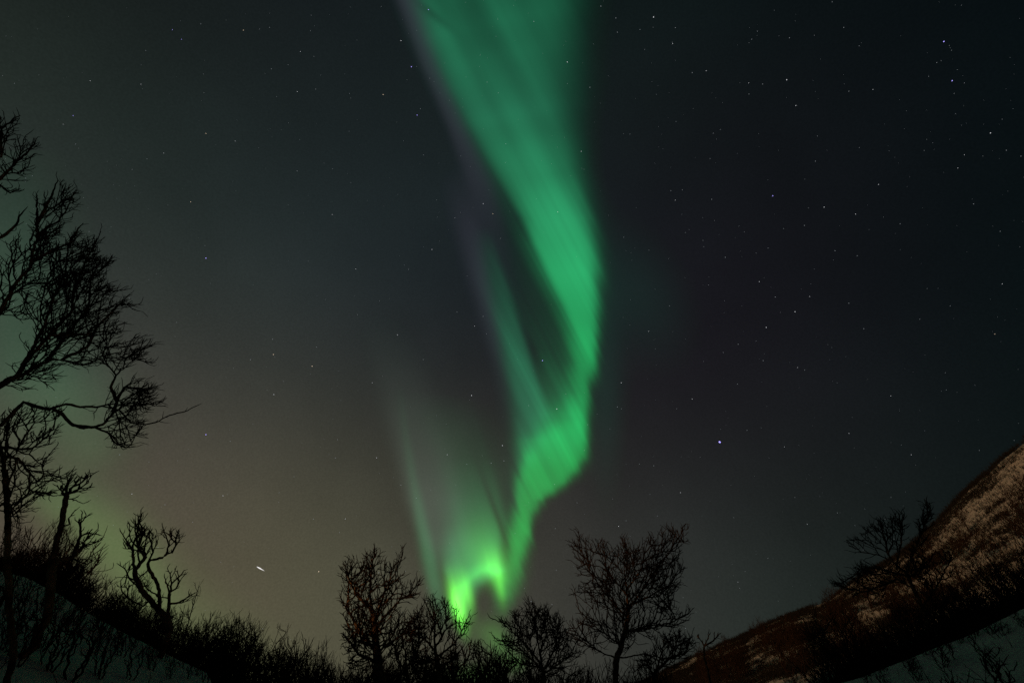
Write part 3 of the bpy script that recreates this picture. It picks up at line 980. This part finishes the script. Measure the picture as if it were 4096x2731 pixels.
traced_tree('bare_birch', 'wide bushy bare birch with long arms reaching left between the two larger crowns', 16.0, [
    c([(1440, 1120), (1430, 1000), (1410, 900), (1390, 780), (1350, 600)]),
    c([(1420, 960), (1330, 850), (1240, 760), (1180, 712), (1112, 682)]),
    c([(1425, 1000), (1330, 900), (1240, 830), (1160, 820), (1130, 790)]),
    c([(1410, 900), (1450, 780), (1440, 640)]), c([(1430, 1000), (1500, 860), (1525, 715)]), c([(1432, 1030), (1580, 920), (1650, 800)]), c([(1430, 980), (1300, 960), (1220, 880)])],
    c([(1175, 705), (1205, 690), (1225, 730), (1275, 655), (1320, 680), (1350, 590), (1385, 650), (1440, 635), (1475, 680), (1528, 705), (1545, 760), (1600, 840), (1690, 900), (1690, 1070), (1290, 1070), (1230, 960), (1240, 900), (1150, 820), (1250, 800)]),
    1.5, 0.31, 2.0, 14, lens=(34, 19, 9), spawn=(0.9, 0.6, 0.42), jit=0.2, out=0.15)

for lab, limbs_, crown_, seed_, n_ in (
    ('small twiggy bare birch between the crooked birch and its shorter leafless neighbour', [c([(905, 1110), (910, 1040), (925, 960), (915, 890)]), c([(915, 1000), (985, 930), (1000, 845)]), c([(910, 1040), (860, 960), (880, 900)])],
     c([(870, 900), (940, 900), (1000, 840), (1010, 900), (980, 1000), (960, 1075), (860, 1060)]), 15, 330),
    ('slim bare birch with upright twigs below the pale green glow', [c([(1090, 1110), (1085, 1000), (1060, 930), (1045, 850)]), c([(1085, 1010), (1125, 930), (1120, 845)]), c([(1088, 1040), (1040, 980), (1010, 900)])],
     c([(1005, 850), (1045, 840), (1080, 890), (1122, 840), (1155, 915), (1130, 1000), (1120, 1075), (1030, 1060), (1040, 960)]), 16, 380),
    ('low bare birch at the foot of the wide bushy one, on its left', [c([(1210, 1110), (1205, 1010), (1200, 930)]), c([(1207, 1040), (1160, 980), (1150, 920)]), c([(1207, 1030), (1260, 970), (1250, 930)])],
     c([(1140, 930), (1190, 900), (1240, 930), (1290, 960), (1290, 1075), (1160, 1075)]), 17, 380),
    ('small spreading bare birch right of the tall round crowned one', [c([(2075, 1090), (2090, 1000), (2120, 910), (2150, 830)]), c([(2090, 1000), (2180, 920), (2230, 800)]), c([(2085, 1020), (2020, 960), (1985, 990)]), c([(2180, 930), (2260, 900), (2305, 870)])],
     c([(1960, 1000), (2030, 930), (2095, 880), (2110, 815), (2200, 775), (2250, 800), (2290, 795), (2312, 880), (2240, 960), (2110, 1010), (2060, 1060)]), 18, 480),
    ('dense bare birch filling the gap behind the thick trunked one', [c([(640, 1110), (630, 1000), (620, 900), (600, 800)]), c([(630, 980), (690, 900), (700, 800)]), c([(632, 1000), (570, 940), (560, 860)])],
     c([(540, 820), (600, 760), (660, 700), (720, 780), (740, 900), (720, 1075), (540, 1075)]), 19, 520),
    ('tangled dark bare birch right under the crooked birch, its crown full of twigs', [c([(720, 1110), (735, 1030), (745, 950)]), c([(730, 1050), (790, 1000), (820, 930)]), c([(728, 1060), (670, 1000), (650, 950)])],
     c([(640, 930), (740, 900), (830, 920), (880, 1000), (860, 1075), (640, 1075)]), 20, 420)):
    traced_tree('bare_birch', lab, 19.0 + seed_ * 0.12, limbs_, crown_, 1.1, 0.31, 1.5, seed_, lens=(30, 17, 8), spawn=(1.0, 0.7, 0.45), jit=0.22, out=0.1)

# small one on the lower ridge line
d3 = lambda pts: Z(2600, 1700, 1.5207, pts)
traced_tree('bare_birch', 'little lone bare birch on the low end of the right hill', 24.0, [d3([(330, 1400), (330, 1340), (350, 1300)]), d3([(332, 1350), (300, 1300)]), d3([(335, 1345), (390, 1310), (405, 1290)])],
            d3([(285, 1300), (340, 1270), (380, 1290), (415, 1275), (400, 1330), (350, 1350), (300, 1330)]), 0.6, 0.32, 0.9, 22, lens=(14, 8, 5), spur_len=2.6)

# ---------------------------------------------------------------- the great near tree on the left edge
z5 = lambda pts: Z(0, 1200, 1.742, pts)
z4 = lambda pts: Z(0, 400, 1.742, pts)
traced_tree('great_birch', 'huge near bare tree leaning into the picture from the left edge', 7.5, [
    [(-34, 640), (-30, 590), (-27, 540), (-23, 500), (-20, 450), (-17, 420), (-17, 385), (-24, 330), (-32, 260), (-38, 190), (-40, 130), (-36, 80)],
    [(-15, 392)] + z5([(20, 590), (60, 555), (150, 525), (250, 460), (370, 410), (480, 425), (580, 450), (680, 410), (800, 398), (950, 395), (1030, 440)]),
    [(-12, 420)] + z5([(0, 890), (100, 790), (170, 708), (230, 730), (340, 757), (460, 722), (560, 742), (640, 740), (740, 742), (830, 762), (915, 852), (1010, 865), (1080, 850), (1180, 800), (1310, 765), (1360, 738)]),
    z5([(340, 757), (430, 810), (500, 870), (580, 892), (650, 880), (750, 922), (800, 990), (860, 1020), (905, 1022)]),
    z5([(610, 750), (680, 810), (740, 820), (800, 760), (900, 700), (1040, 715), (1140, 690)]),
    z5([(740, 742), (800, 640), (850, 590), (940, 600), (990, 625), (1050, 605)]),
    z5([(680, 700), (690, 600), (760, 520), (850, 460)]),
    z5([(150, 525), (250, 320), (330, 150), (370, 0)]) + z4([(460, 1200), (480, 1000), (550, 890)]),
    z5([(370, 410), (450, 280), (560, 130), (620, 60)]) + z4([(640, 1240), (710, 1180), (780, 1090)]),
    z5([(250, 460), (400, 250), (520, 90)]) + z4([(540, 1330), (600, 1130), (690, 960)]),
    z5([(450, 280), (640, 260), (740, 230), (830, 240)]),
    z5([(480, 425), (640, 330), (700, 180), (850, 20)]) + z4([(880, 1420), (960, 1465)]),
    [(-24, 330)] + z4([(0, 1480), (90, 1300), (205, 1170), (240, 1000), (330, 880), (400, 850), (460, 770), (510, 650)]),
    z4([(240, 1000), (240, 880), (250, 680)]), z4([(330, 880), (390, 700), (425, 575)]),
    z4([(205, 1170), (330, 1080), (480, 1010), (550, 890)]),
    [(-33, 255)] + z4([(0, 950), (60, 910), (115, 860), (130, 810), (165, 770)]),
    [(-38, 190)] + z4([(0, 550), (80, 465), (185, 370), (245, 290)]), [(-39, 160)] + z4([(10, 400), (10, 200), (110, 135)]), [(-36, 215)] + z4([(0, 590), (70, 645), (130, 620)])],
    [z4([(-60, 250), (0, 130), (110, 135), (70, 260), (90, 300), (165, 280), (180, 320), (260, 270), (215, 380), (200, 470), (150, 530), (60, 560), (120, 640), (60, 660), (-60, 600)]),
     z4([(-60, 700), (60, 690), (20, 780), (80, 730), (100, 800), (170, 770), (120, 880), (20, 960), (-60, 960)]),
     z4([(-40, 1060), (110, 980), (150, 1020), (90, 1120), (200, 1000), (240, 880), (220, 700), (250, 670), (280, 800), (320, 650), (330, 760), (390, 680), (425, 570), (470, 620), (505, 620), (520, 760), (520, 810), (420, 850), (380, 950), (300, 1010),
         (400, 1020), (480, 960), (550, 890), (520, 1010), (590, 1010), (690, 910), (640, 1050), (700, 1130), (790, 1090), (700, 1200), (740, 1330), (850, 1300), (890, 1340), (870, 1400), (960, 1460), (860, 1440), (760, 1500), (-40, 1560)]),
     z5([(-40, -20), (850, 20), (720, 130), (850, 160), (800, 240), (830, 320), (880, 290), (960, 260), (1050, 320), (980, 360), (1035, 440), (940, 410), (860, 470), (740, 470), (650, 420), (560, 460), (480, 470), (400, 420), (400, 560), (330, 570), (250, 570), (150, 640), (100, 760), (-40, 800)]),
     z5([(600, 590), (640, 480), (690, 590), (760, 500), (860, 450), (850, 520), (720, 620), (800, 640), (870, 540), (970, 550), (950, 600), (1055, 605), (1000, 680), (1140, 665), (1120, 720), (950, 740), (930, 800), (1010, 900), (980, 970), (920, 960), (910, 1025), (800, 1010),
         (740, 920), (640, 900), (700, 850), (650, 760), (580, 700)])],
    1.2, 0.34, 3.6, 31, step=3.0, lens=(48, 26, 13), spawn=(0.50, 0.44, 0.36), jit=0.12, out=0.15, spur_len=5.0, trunk_cut=0.26, limb_r=1.5)

traced_tree('bare_birch', 'thin stemmed bare birch at the left edge below the long low branch', 8.6, [
    [(14, 655), (9, 600), (7, 555), (8, 520), (6, 490), (4, 465), (6, 440), (12, 415)],
    [(5, 470)] + z5([(0, 1010), (120, 1030), (220, 1035), (275, 990), (370, 900)]),
    [(5, 462)] + z5([(60, 1080), (130, 1100), (210, 1200), (260, 1260), (400, 1255), (490, 1220)]),
    z5([(210, 1200), (200, 1330), (280, 1335), (370, 1360)]), z5([(130, 1100), (60, 1280), (40, 1400)]),
    z5([(120, 1030), (240, 850), (370, 830), (430, 770)]),
    [(6, 560)] + z5([(45, 1400), (90, 1500), (150, 1440), (230, 1380)])],
    [z5([(-40, 820), (100, 800), (170, 760), (340, 780), (430, 770), (420, 850), (380, 920), (390, 980), (470, 990), (430, 1030), (300, 1020), (380, 1070), (300, 1180), (410, 1200), (500, 1190), (420, 1260), (250, 1290), (380, 1360), (290, 1360), (200, 1390), (230, 1420), (150, 1560), (-40, 1560)])],
    0.7, 0.38, 2.3, 32, step=3.0, lens=(34, 18, 10), spawn=(0.5, 0.42, 0.32), spur_len=4.5, limb_r=0.8)

# the snapped dead trunk with a tuft on top
z3 = lambda pts: Z(0, 2000, 2.146, pts)
traced_tree('broken_tree', 'dark snapped tree trunk with a tuft of twigs on its broken top', 9.5, [
    z3([(190, 1330), (290, 1260), (330, 1130), (400, 1030), (425, 900), (450, 520), (480, 380), (530, 190), (560, 20)]) + [(67.5, 485), (70, 478)],
    [(67, 497)] + z5([(480, 1385), (530, 1390)]), [(67, 494)] + z5([(500, 1340), (600, 1320)]), [(67, 492)] + z5([(510, 1290), (560, 1270), (605, 1230)]), [(66, 494)] + z5([(440, 1350), (420, 1305)]),
    z3([(530, 215), (560, 215), (600, 200), (590, 150), (640, 90)]), z3([(500, 500), (640, 480), (680, 430), (780, 350), (835, 350)]), z3([(660, 440), (700, 300), (700, 180), (750, 130)])],
    [z5([(415, 1300), (440, 1360), (480, 1390), (540, 1395), (520, 1350), (600, 1330), (605, 1225), (560, 1255), (500, 1240), (460, 1250), (460, 1320)]),
     z3([(560, 560), (560, 440), (600, 330), (680, 320), (690, 130), (750, 130), (720, 260), (780, 240), (840, 340), (760, 380), (700, 560)])],
    0.5, 0.40, 3.2, 33, lens=(22, 12, 7), trunk_cut=0.42)

# the forked tree with warm light on its bare trunks
traced_tree('forked_birch', 'forked bare tree with reddish lit twin trunks above the left bushes', 12.5, [
    z3([(1460, 1110), (1440, 1030), (1370, 950), (1290, 850), (1210, 770), (1190, 700), (1160, 640), (1140, 480), (1140, 380)]),
    z3([(1370, 950), (1370, 830), (1355, 720), (1290, 610), (1270, 540), (1300, 470), (1330, 400)]),
    z3([(1210, 770), (1150, 710), (1115, 675)]), z3([(1165, 680), (1080, 660), (1060, 740), (1030, 740)]), z3([(1160, 600), (1250, 490), (1200, 420), (1170, 330), (1160, 230)]),
    z3([(1140, 430), (1080, 340), (1030, 260)]), z3([(1250, 490), (1300, 380), (1310, 290)]), z3([(1290, 515), (1400, 490), (1430, 460), (1450, 380), (1400, 240)]), z3([(1430, 465), (1480, 450), (1502, 400)]),
    z3([(1290, 600), (1210, 650), (1180, 690)]), z3([(1240, 870), (1200, 920), (1120, 870), (1040, 790), (1030, 720)]), z3([(1370, 830), (1310, 790), (1240, 730)])],
    [z3([(1010, 220), (1060, 290), (1100, 360), (1080, 250), (1075, 150), (1110, 120), (1150, 220), (1200, 150), (1250, 130), (1220, 230), (1290, 300), (1330, 310), (1340, 420), (1270, 480), (1240, 540), (1170, 520), (1110, 440), (1050, 340)]),
     z3([(1390, 220), (1440, 270), (1500, 300), (1540, 300), (1500, 420), (1440, 460), (1440, 380), (1400, 340)]),
     z3([(1030, 540), (1090, 560), (1140, 600), (1130, 650), (1060, 700), (1020, 640)]), z3([(1230, 720), (1310, 700), (1330, 820), (1260, 800)]), z3([(1060, 750), (1140, 730), (1160, 800), (1090, 830)])],
    0.7, 0.33, 2.8, 35, lens=(28, 15, 8), spawn=(0.75, 0.5, 0.36), trunk_cut=0.36, out=0.15)

z6 = lambda pts: Z(600, 2200, 2.94, pts)
traced_tree('bare_birch', 'small bare birch with a round twiggy top just right of the forked tree', 13.0, [
    z6([(230, 900), (215, 700), (225, 560), (230, 490), (300, 450), (340, 380)]), z6([(228, 500), (200, 400), (170, 320)]), z6([(240, 480), (260, 380), (240, 270)]), z6([(225, 640), (330, 620), (420, 600), (470, 560)]), z6([(220, 560), (150, 550), (110, 550)])],
    [z6([(150, 310), (215, 270), (240, 235), (300, 260), (370, 260), (405, 300), (370, 380), (380, 450), (330, 480), (250, 480), (200, 420)]), z6([(240, 540), (330, 560), (390, 510), (480, 560), (440, 640), (390, 720), (400, 850), (250, 850), (240, 700)])],
    0.6, 0.34, 1.6, 36, lens=(24, 14, 8))

# the big tree standing in front of the right hill
traced_tree('bare_birch', 'broad dark bare birch rising from the right slope above its ridge line', 19.0, [
    d3([(1720, 1400), (1700, 1250), (1660, 1100), (1600, 990), (1560, 900), (1480, 830), (1440, 770)]), d3([(1480, 830), (1400, 790), (1290, 770), (1230, 720)]), d3([(1500, 840), (1530, 700), (1520, 560)]),
    d3([(1440, 790), (1420, 690), (1400, 600)]), d3([(1600, 990), (1500, 930), (1420, 970), (1300, 1010), (1200, 990)]), d3([(1560, 900), (1600, 780), (1690, 560), (1680, 460)]), d3([(1660, 1100), (1760, 950), (1830, 820)]),
    d3([(1560, 920), (1350, 860), (1260, 900), (1150, 960)])],
    [d3([(1210, 710), (1260, 690), (1320, 640), (1400, 590), (1450, 590), (1520, 540), (1560, 600), (1550, 700), (1500, 790), (1440, 780), (1330, 790), (1280, 800), (1220, 760)]),
     d3([(1130, 960), (1260, 870), (1400, 860), (1560, 850), (1640, 900), (1600, 1000), (1400, 1040), (1250, 1040)]), d3([(1570, 850), (1650, 560), (1680, 450), (1710, 560), (1640, 800), (1830, 780), (1850, 900), (1760, 1060), (1680, 1080)])],
    1.8, 0.31, 1.8, 37, lens=(36, 20, 10), spawn=(0.8, 0.55, 0.4), out=0.15)

# ---------------------------------------------------------------- shrub shapes
SHR = [shrub_mesh(s, h, w, st, n, ln, r_tip=rt, r_base=rb) for s, h, w, st, n, ln, rt, rb in (
    (101, 3.0, 2.29, 6, 2600, 0.05, .0075, .034), (102, 3.2, 1.76, 4, 2600, -0.10, .0075, .040), (103, 2.4, 2.56, 7, 2600, 0.12, .0075, .030),
    (104, 3.4, 2.03, 5, 2600, 0.0, .0075, .042), (105, 2.2, 2.03, 6, 2600, -0.15, .0075, .028), (106, 2.9, 2.84, 8, 2600, 0.0, .0075, .032))]
STOUT = [shrub_mesh(s, 2.6, w, st, 620, ln, r_tip=.014, r_base=rb, spawn=(0.28, 0.25, 0.15), step=0.11) for s, w, st, ln, rb in (
    (111, 1.3, 4, 0.10, .060), (112, 1.0, 3, -0.12, .070), (113, 1.5, 6, 0.0, .050), (114, 1.2, 5, 0.15, .062))]
SAP = [sapling_mesh(s, 3.0, t) for s, t in ((7, 9), (8, 6))]
rngp = np.random.RandomState(55)


def shrub(px, dist, top, label, group, k=None, name='bare_shrub', cat='shrub', lib=None, sx=1.0):
    """a shrub at azimuth px, a distance away, as tall as the frame row `top`"""
    lib = lib or SHR
    k = int(rngp.randint(len(lib))) if k is None else k
    me, h = lib[k]
    T = at(px, top, dist)
    g = float(ground(T[0], T[1])) - 0.06
    s = max(0.15, (T[2] - g)) / h
    o = put(name, me, None)
    o.location = (T[0], T[1], g)
    o.scale = (s * sx, s * sx, s)
    lean = min(0.30, max(-0.30, (px - 512) / 400.0 * 0.24)) + rngp.normal(0, .06)      # they lean down the slopes, away from the valley
    o.rotation_euler = (Matrix.Rotation(lean, 3, 'Y') @ Matrix.Rotation(rngp.uniform(0, 6.28), 3, 'Z')).to_euler()
    return tag(o, label, cat, group)


# the thicket behind the left bank
TOPX = np.array([0, 60, 130, 200, 240, 280, 330, 400, 440, 500, 560, 620, 660, 700, 740, 790]) * K
TOPY = np.array([1240, 1262, 1225, 1235, 1280, 1325, 1370, 1385, 1405, 1430, 1400, 1425, 1455, 1475, 1515, 1545]) * K
for i in range(74):
    px = -8 + 345 * (i + rngp.uniform(-.4, .4)) / 74
    top = np.interp(px, TOPX, TOPY)
    row = i % 3
    shrub(px, (14.5, 16.5, 19.0)[row] + rngp.uniform(-.5, .5), top + (rngp.uniform(-4, 14) if rngp.rand() > 0.25 else rngp.uniform(-16, -4)) + (10, 3, -2)[row], 'dark bare shrub in the dense thicket behind the left snow bank', 'shrubs of the thicket behind the left snow bank')
for i in range(34):
    px = -6 + 250 * (i + rngp.uniform(-.4, .4)) / 34
    crest = np.interp(px, [0, 28, 83, 122, 164, 208, 250], [568, 580, 609, 629, 649, 671, 684])
    shrub(px, 13.6 + rngp.uniform(-.2, .3), crest - rngp.uniform(14, 34), 'dense dark bare shrub right behind the lip of the left snow bank', 'shrubs along the lip of the left snow bank', sx=1.2)
# shrubs rooted in the near left bank, thin stems against the snow
FR = [(30, 12, 570), (54, 12, 580), (72, 12.2, 586), (92, 12, 592), (112, 12.2, 600), (134, 12.3, 615), (146, 12.4, 622), (160, 12.2, 632), (174, 12.4, 640), (190, 12.5, 648), (206, 12.5, 655), (-4, 9.5, 560), (12, 10, 575), (24, 10.5, 560), (38, 9.5, 590), (47, 11, 570), (58, 9.2, 600), (66, 10.5, 585), (76, 10, 590), (88, 9.5, 600), (97, 11.5, 590), (108, 9.5, 608), (118, 11, 605), (128, 10, 622), (140, 11.5, 618), (152, 10.5, 636), (166, 11.5, 640), (182, 11.5, 650), (198, 12, 655), (215, 12, 660)]
for i, (px, dd, top) in enumerate(FR):
    shrub(px, dd, top, 'thin stemmed bare shrub rooted in the snow of the near left slope', 'shrubs on the near left snow slope', k=i % 4, lib=STOUT)
# two saplings that stand clear of the bushes
shrub(212, 13.5, 575, 'straight slender sapling sticking up high above the left bushes', None, k=0, name='sapling', cat='sapling', lib=SAP, sx=0.8)
shrub(200, 14.0, 600, 'thin slanting sapling just left of the tall slender one', None, k=1, name='sapling', cat='sapling', lib=SAP, sx=0.8).rotation_euler = (0.0, -0.28, 0.0)
for px, top, dd in ((36, 512, 13.4), (47, 522, 14), (80, 512, 13.8), (95, 516, 13.5), (104, 528, 14), (158, 566, 14.2)):
    shrub(px, dd, top, 'thin upright sapling rising above the left thicket', 'saplings rising above the left thicket', k=1, name='sapling', cat='sapling', sx=0.6)
for lab, px, top in (('slim twiggy sapling at the right end of the left bushes', 317, 640), ('forked sapling in the gap left of the thick trunked birch', 330, 632), ('low sapling close beside the thick trunked birch', 341, 652)):
    shrub(px, 15.5, top, lab, None, k=int(px) % 6, name='sapling', cat='sapling', sx=0.7)
# low bushes along the bottom between the birches
for i in range(46):
    px = 318 + 335 * (i + rngp.uniform(-.4, .4)) / 46
    shrub(px, 20 + rngp.uniform(-2, 3), 664 + rngp.uniform(-16, 8), 'low dark bare shrub among the birch trunks at the bottom edge', 'low shrubs among the birch trunks')

for i in range(13):
    px = 372 + 160 * (i + rngp.uniform(-.4, .4)) / 13
    shrub(px, 21 + rngp.uniform(-2, 4), 648 + rngp.uniform(-10, 10), 'taller tangled bare shrub between the birches below the aurora', 'tangled shrubs below the aurora')
# ---------------------------------------------------------------- right slope: shrubs one can tell apart
for i, (px, dd, top) in enumerate([(935, 17, 575), (950, 18, 590), (962, 17, 600), (975, 17, 592), (990, 18, 585), (1004, 17, 575), (1016, 18, 565), (925, 16, 612), (940, 15.5, 605), (957, 15.5, 615), (910, 16, 622), (897, 16, 632), (1010, 16, 590), (1022, 16, 585),
                                  (880, 17, 640), (866, 18, 648), (850, 18, 650), (985, 15.5, 600), (970, 15.5, 618), (930, 20, 595), (1000, 22, 560), (965, 22, 575), (915, 20, 600)]):
    shrub(px, dd, top, 'tall dark bare shrub in the thicket behind the right snow bank', 'shrubs of the thicket behind the right snow bank', sx=1.15)
for i in range(60):
    px = rngp.uniform(690, 1030)
    rdg = np.interp(px, [640, 700, 760, 827, 870, 914, 960, 1000, 1024], [684, 654, 628, 600, 571, 540, 496, 458, 440])
    dd = rngp.uniform(26, 85)
    base = at(px, rdg, dd)
    gz = float(ground(base[0], base[1]))
    me, h = SHR[i % 6]
    o = put('bare_shrub', me, None)
    o.location = (base[0], base[1], gz - 0.1)
    s = rngp.uniform(0.8, 1.3) * (1 + dd / 120) * 2.2 / h
    o.scale = (s, s, s); o.rotation_euler = (Matrix.Rotation(0.18 + rngp.normal(0, .06), 3, 'Y') @ Matrix.Rotation(rngp.uniform(0, 6.28), 3, 'Z')).to_euler()
    tag(o, 'dark bare shrub on the open snowy flank of the right hill', 'shrub', 'shrubs on the flank of the right hill')
for i in range(20):
    px = 858 + 170 * (i + rngp.uniform(-.4, .4)) / 20
    crest = np.interp(px, [838, 864, 905, 960, 1024], [683, 676, 660, 640, 610])
    shrub(px, rngp.uniform(11.6, 13.4), crest - rngp.uniform(4, 26), 'bare shrub breaking the lip of the right snow bank', 'shrubs along the lip of the right snow bank', k=i % 4, lib=STOUT, sx=1.3)
# crooked twigs on the near snow at the lower right corner
for lab, px, dd, top, k in (('crooked little shrub on the near snow in the lower right corner', 1008, 9.0, 618, 1), ('bent twiggy plant lying low on the snow right of the dark thicket', 966, 9.5, 640, 4), ('small shrub leaning out over the lip of the right snow bank', 905, 11.5, 652, 2), ('short broken twig poking from the snow near the lower right corner', 935, 9.0, 668, 4)):
    shrub(px, dd, top, lab, None, k=k % 4, lib=STOUT, sx=1.3)


# ---------------------------------------------------------------- scrub too fine to count, as one mass each
def tufts(name, label, pts, hs, seed, mat, n_stem=7, spread=0.45, thick=0.012):
    rng = np.random.RandomState(seed)
    n = len(pts)
    a = rng.uniform(0, 6.28, (n, n_stem)); t = rng.uniform(0.05, 1, (n, n_stem))
    H = hs[:, None] * rng.uniform(0.45, 1.0, (n, n_stem))
    base = pts[:, None, :] + np.stack([np.cos(a) * t * hs[:, None] * 0.3, np.sin(a) * t * hs[:, None] * 0.3, 0 * a - 0.08], -1)
    d = np.stack([np.cos(a) * t * spread, np.sin(a) * t * spread, np.ones_like(a)], -1)
    d += rng.normal(0, 0.15, d.shape)
    mid = base + d * H[..., None] * 0.55
    tip = mid + (d + rng.normal(0, 0.35, d.shape)) * H[..., None] * 0.45
    tip2 = mid + (d + rng.normal(0, 0.55, d.shape)) * H[..., None] * 0.38
    segs = [(base, mid, 1.0, 0.7), (mid, tip, 0.7, 0.2), (mid, tip2, 0.6, 0.2)]
    VV, FF, off = [], [], 0
    for A, B, ra, rb in segs:
        A, B = A.reshape(-1, 3), B.reshape(-1, 3)
        w = np.repeat(hs, n_stem)[:, None] * thick
        v = B - A; v /= np.linalg.norm(v, axis=1, keepdims=True)
        u = np.cross(v, [0.3, 0.5, 0.81]); u /= np.linalg.norm(u, axis=1, keepdims=True) + 1e-9
        q = np.cross(v, u)
        rings = []
        for P_, r in ((A, ra), (B, rb)):
            for k in range(3):
                rings.append(P_ + w * r * (u * math.cos(k * 2.094) + q * math.sin(k * 2.094)))
        V = np.stack(rings, 1)
        m = len(A)
        o = off + np.arange(m)[:, None] * 6
        for k in range(3):
            FF.append(o + np.array([[k, (k + 1) % 3, 3 + (k + 1) % 3, 3 + k]]))
        VV.append(V.reshape(-1, 3)); off += m * 6
    me = mesh_from(name, np.vstack(VV), [np.vstack(FF)])
    return tag(put(name, me, mat), label, 'scrub', kind='stuff')


def scatter(n, a0, a1, r0, r1, seed, dens):
    rng = np.random.RandomState(seed)
    a = np.radians(rng.uniform(a0, a1, n)); r = np.sqrt(rng.uniform(r0 ** 2, r1 ** 2, n))
    x, y = r * np.sin(a), r * np.cos(a)
    k = rng.rand(n) < dens(np.degrees(a), r, x, y)
    x, y = x[k], y[k]
    return np.stack([x, y, ground(x, y)], -1)


def hill_density(a, r, x, y):
    s = (r - 22) / 98.0
    b = 0.8 * fbm(x / 11.0, y / 11.0, 41) + 0.7 * fbm(a / 14.0, r / 9.0 + a * 0.12, 43) + 1.0 * fbm(x / 3.2, y / 3.2, 47)
    band_ = 0.66 + 1.9 * b + 0.45 * np.clip((0.35 - s) / 0.35, 0, 1) + 0.5 * np.clip((s - 0.93) / 0.05, 0, 1) + 0.38 * np.clip((30 - a) / 12, 0, 1)  # last term: extra scrub added at low azimuths, darkening it in place of shade
    return np.clip(band_, 0.14, 1)


pts = scatter(90000, 5, 66, 24, 122, 61, hill_density)
hs = np.random.RandomState(62).uniform(0.4, 1.2, len(pts)) * (0.7 + 0.003 * np.hypot(pts[:, 0], pts[:, 1]))
tufts('hillside_scrub', 'dark leafless scrub speckling the snowy right hill', pts, hs * 0.62, 63, M_SCRUB, 5, 0.9, 0.034)
pts = scatter(1700, -62, -14, 14.2, 26, 64, lambda a, r, x, y: 0 * a + 1)
hs = np.random.RandomState(65).uniform(0.5, 1.3, len(pts))
tufts('thicket_undergrowth', 'dense dark undergrowth at the foot of the left thicket', pts, hs * 0.75, 66, M_SCRUB, 8, 0.8, 0.016)
pts = scatter(1500, 26, 62, 13.5, 22, 67, lambda a, r, x, y: np.clip((a - 24) / 12, 0, 1))
hs = np.random.RandomState(68).uniform(0.5, 1.3, len(pts))
tufts('slope_undergrowth', 'dense dark undergrowth behind the right snow bank', pts, hs * 0.8, 69, M_SCRUB, 8, 0.8, 0.016)

# short twigs and buried stems poking out of the near snow
pts = np.vstack([scatter(150, -62, -22, 5, 13, 70, lambda a, r, x, y: 0 * a + 1), scatter(130, 28, 62, 6, 13, 71, lambda a, r, x, y: 0 * a + 1)])
hs = np.random.RandomState(72).uniform(0.08, 0.45, len(pts))
tufts('snow_twigs', 'short thin twigs poking out of the near snow', pts, hs, 73, M_TWIG, 3, 0.9, 0.020)
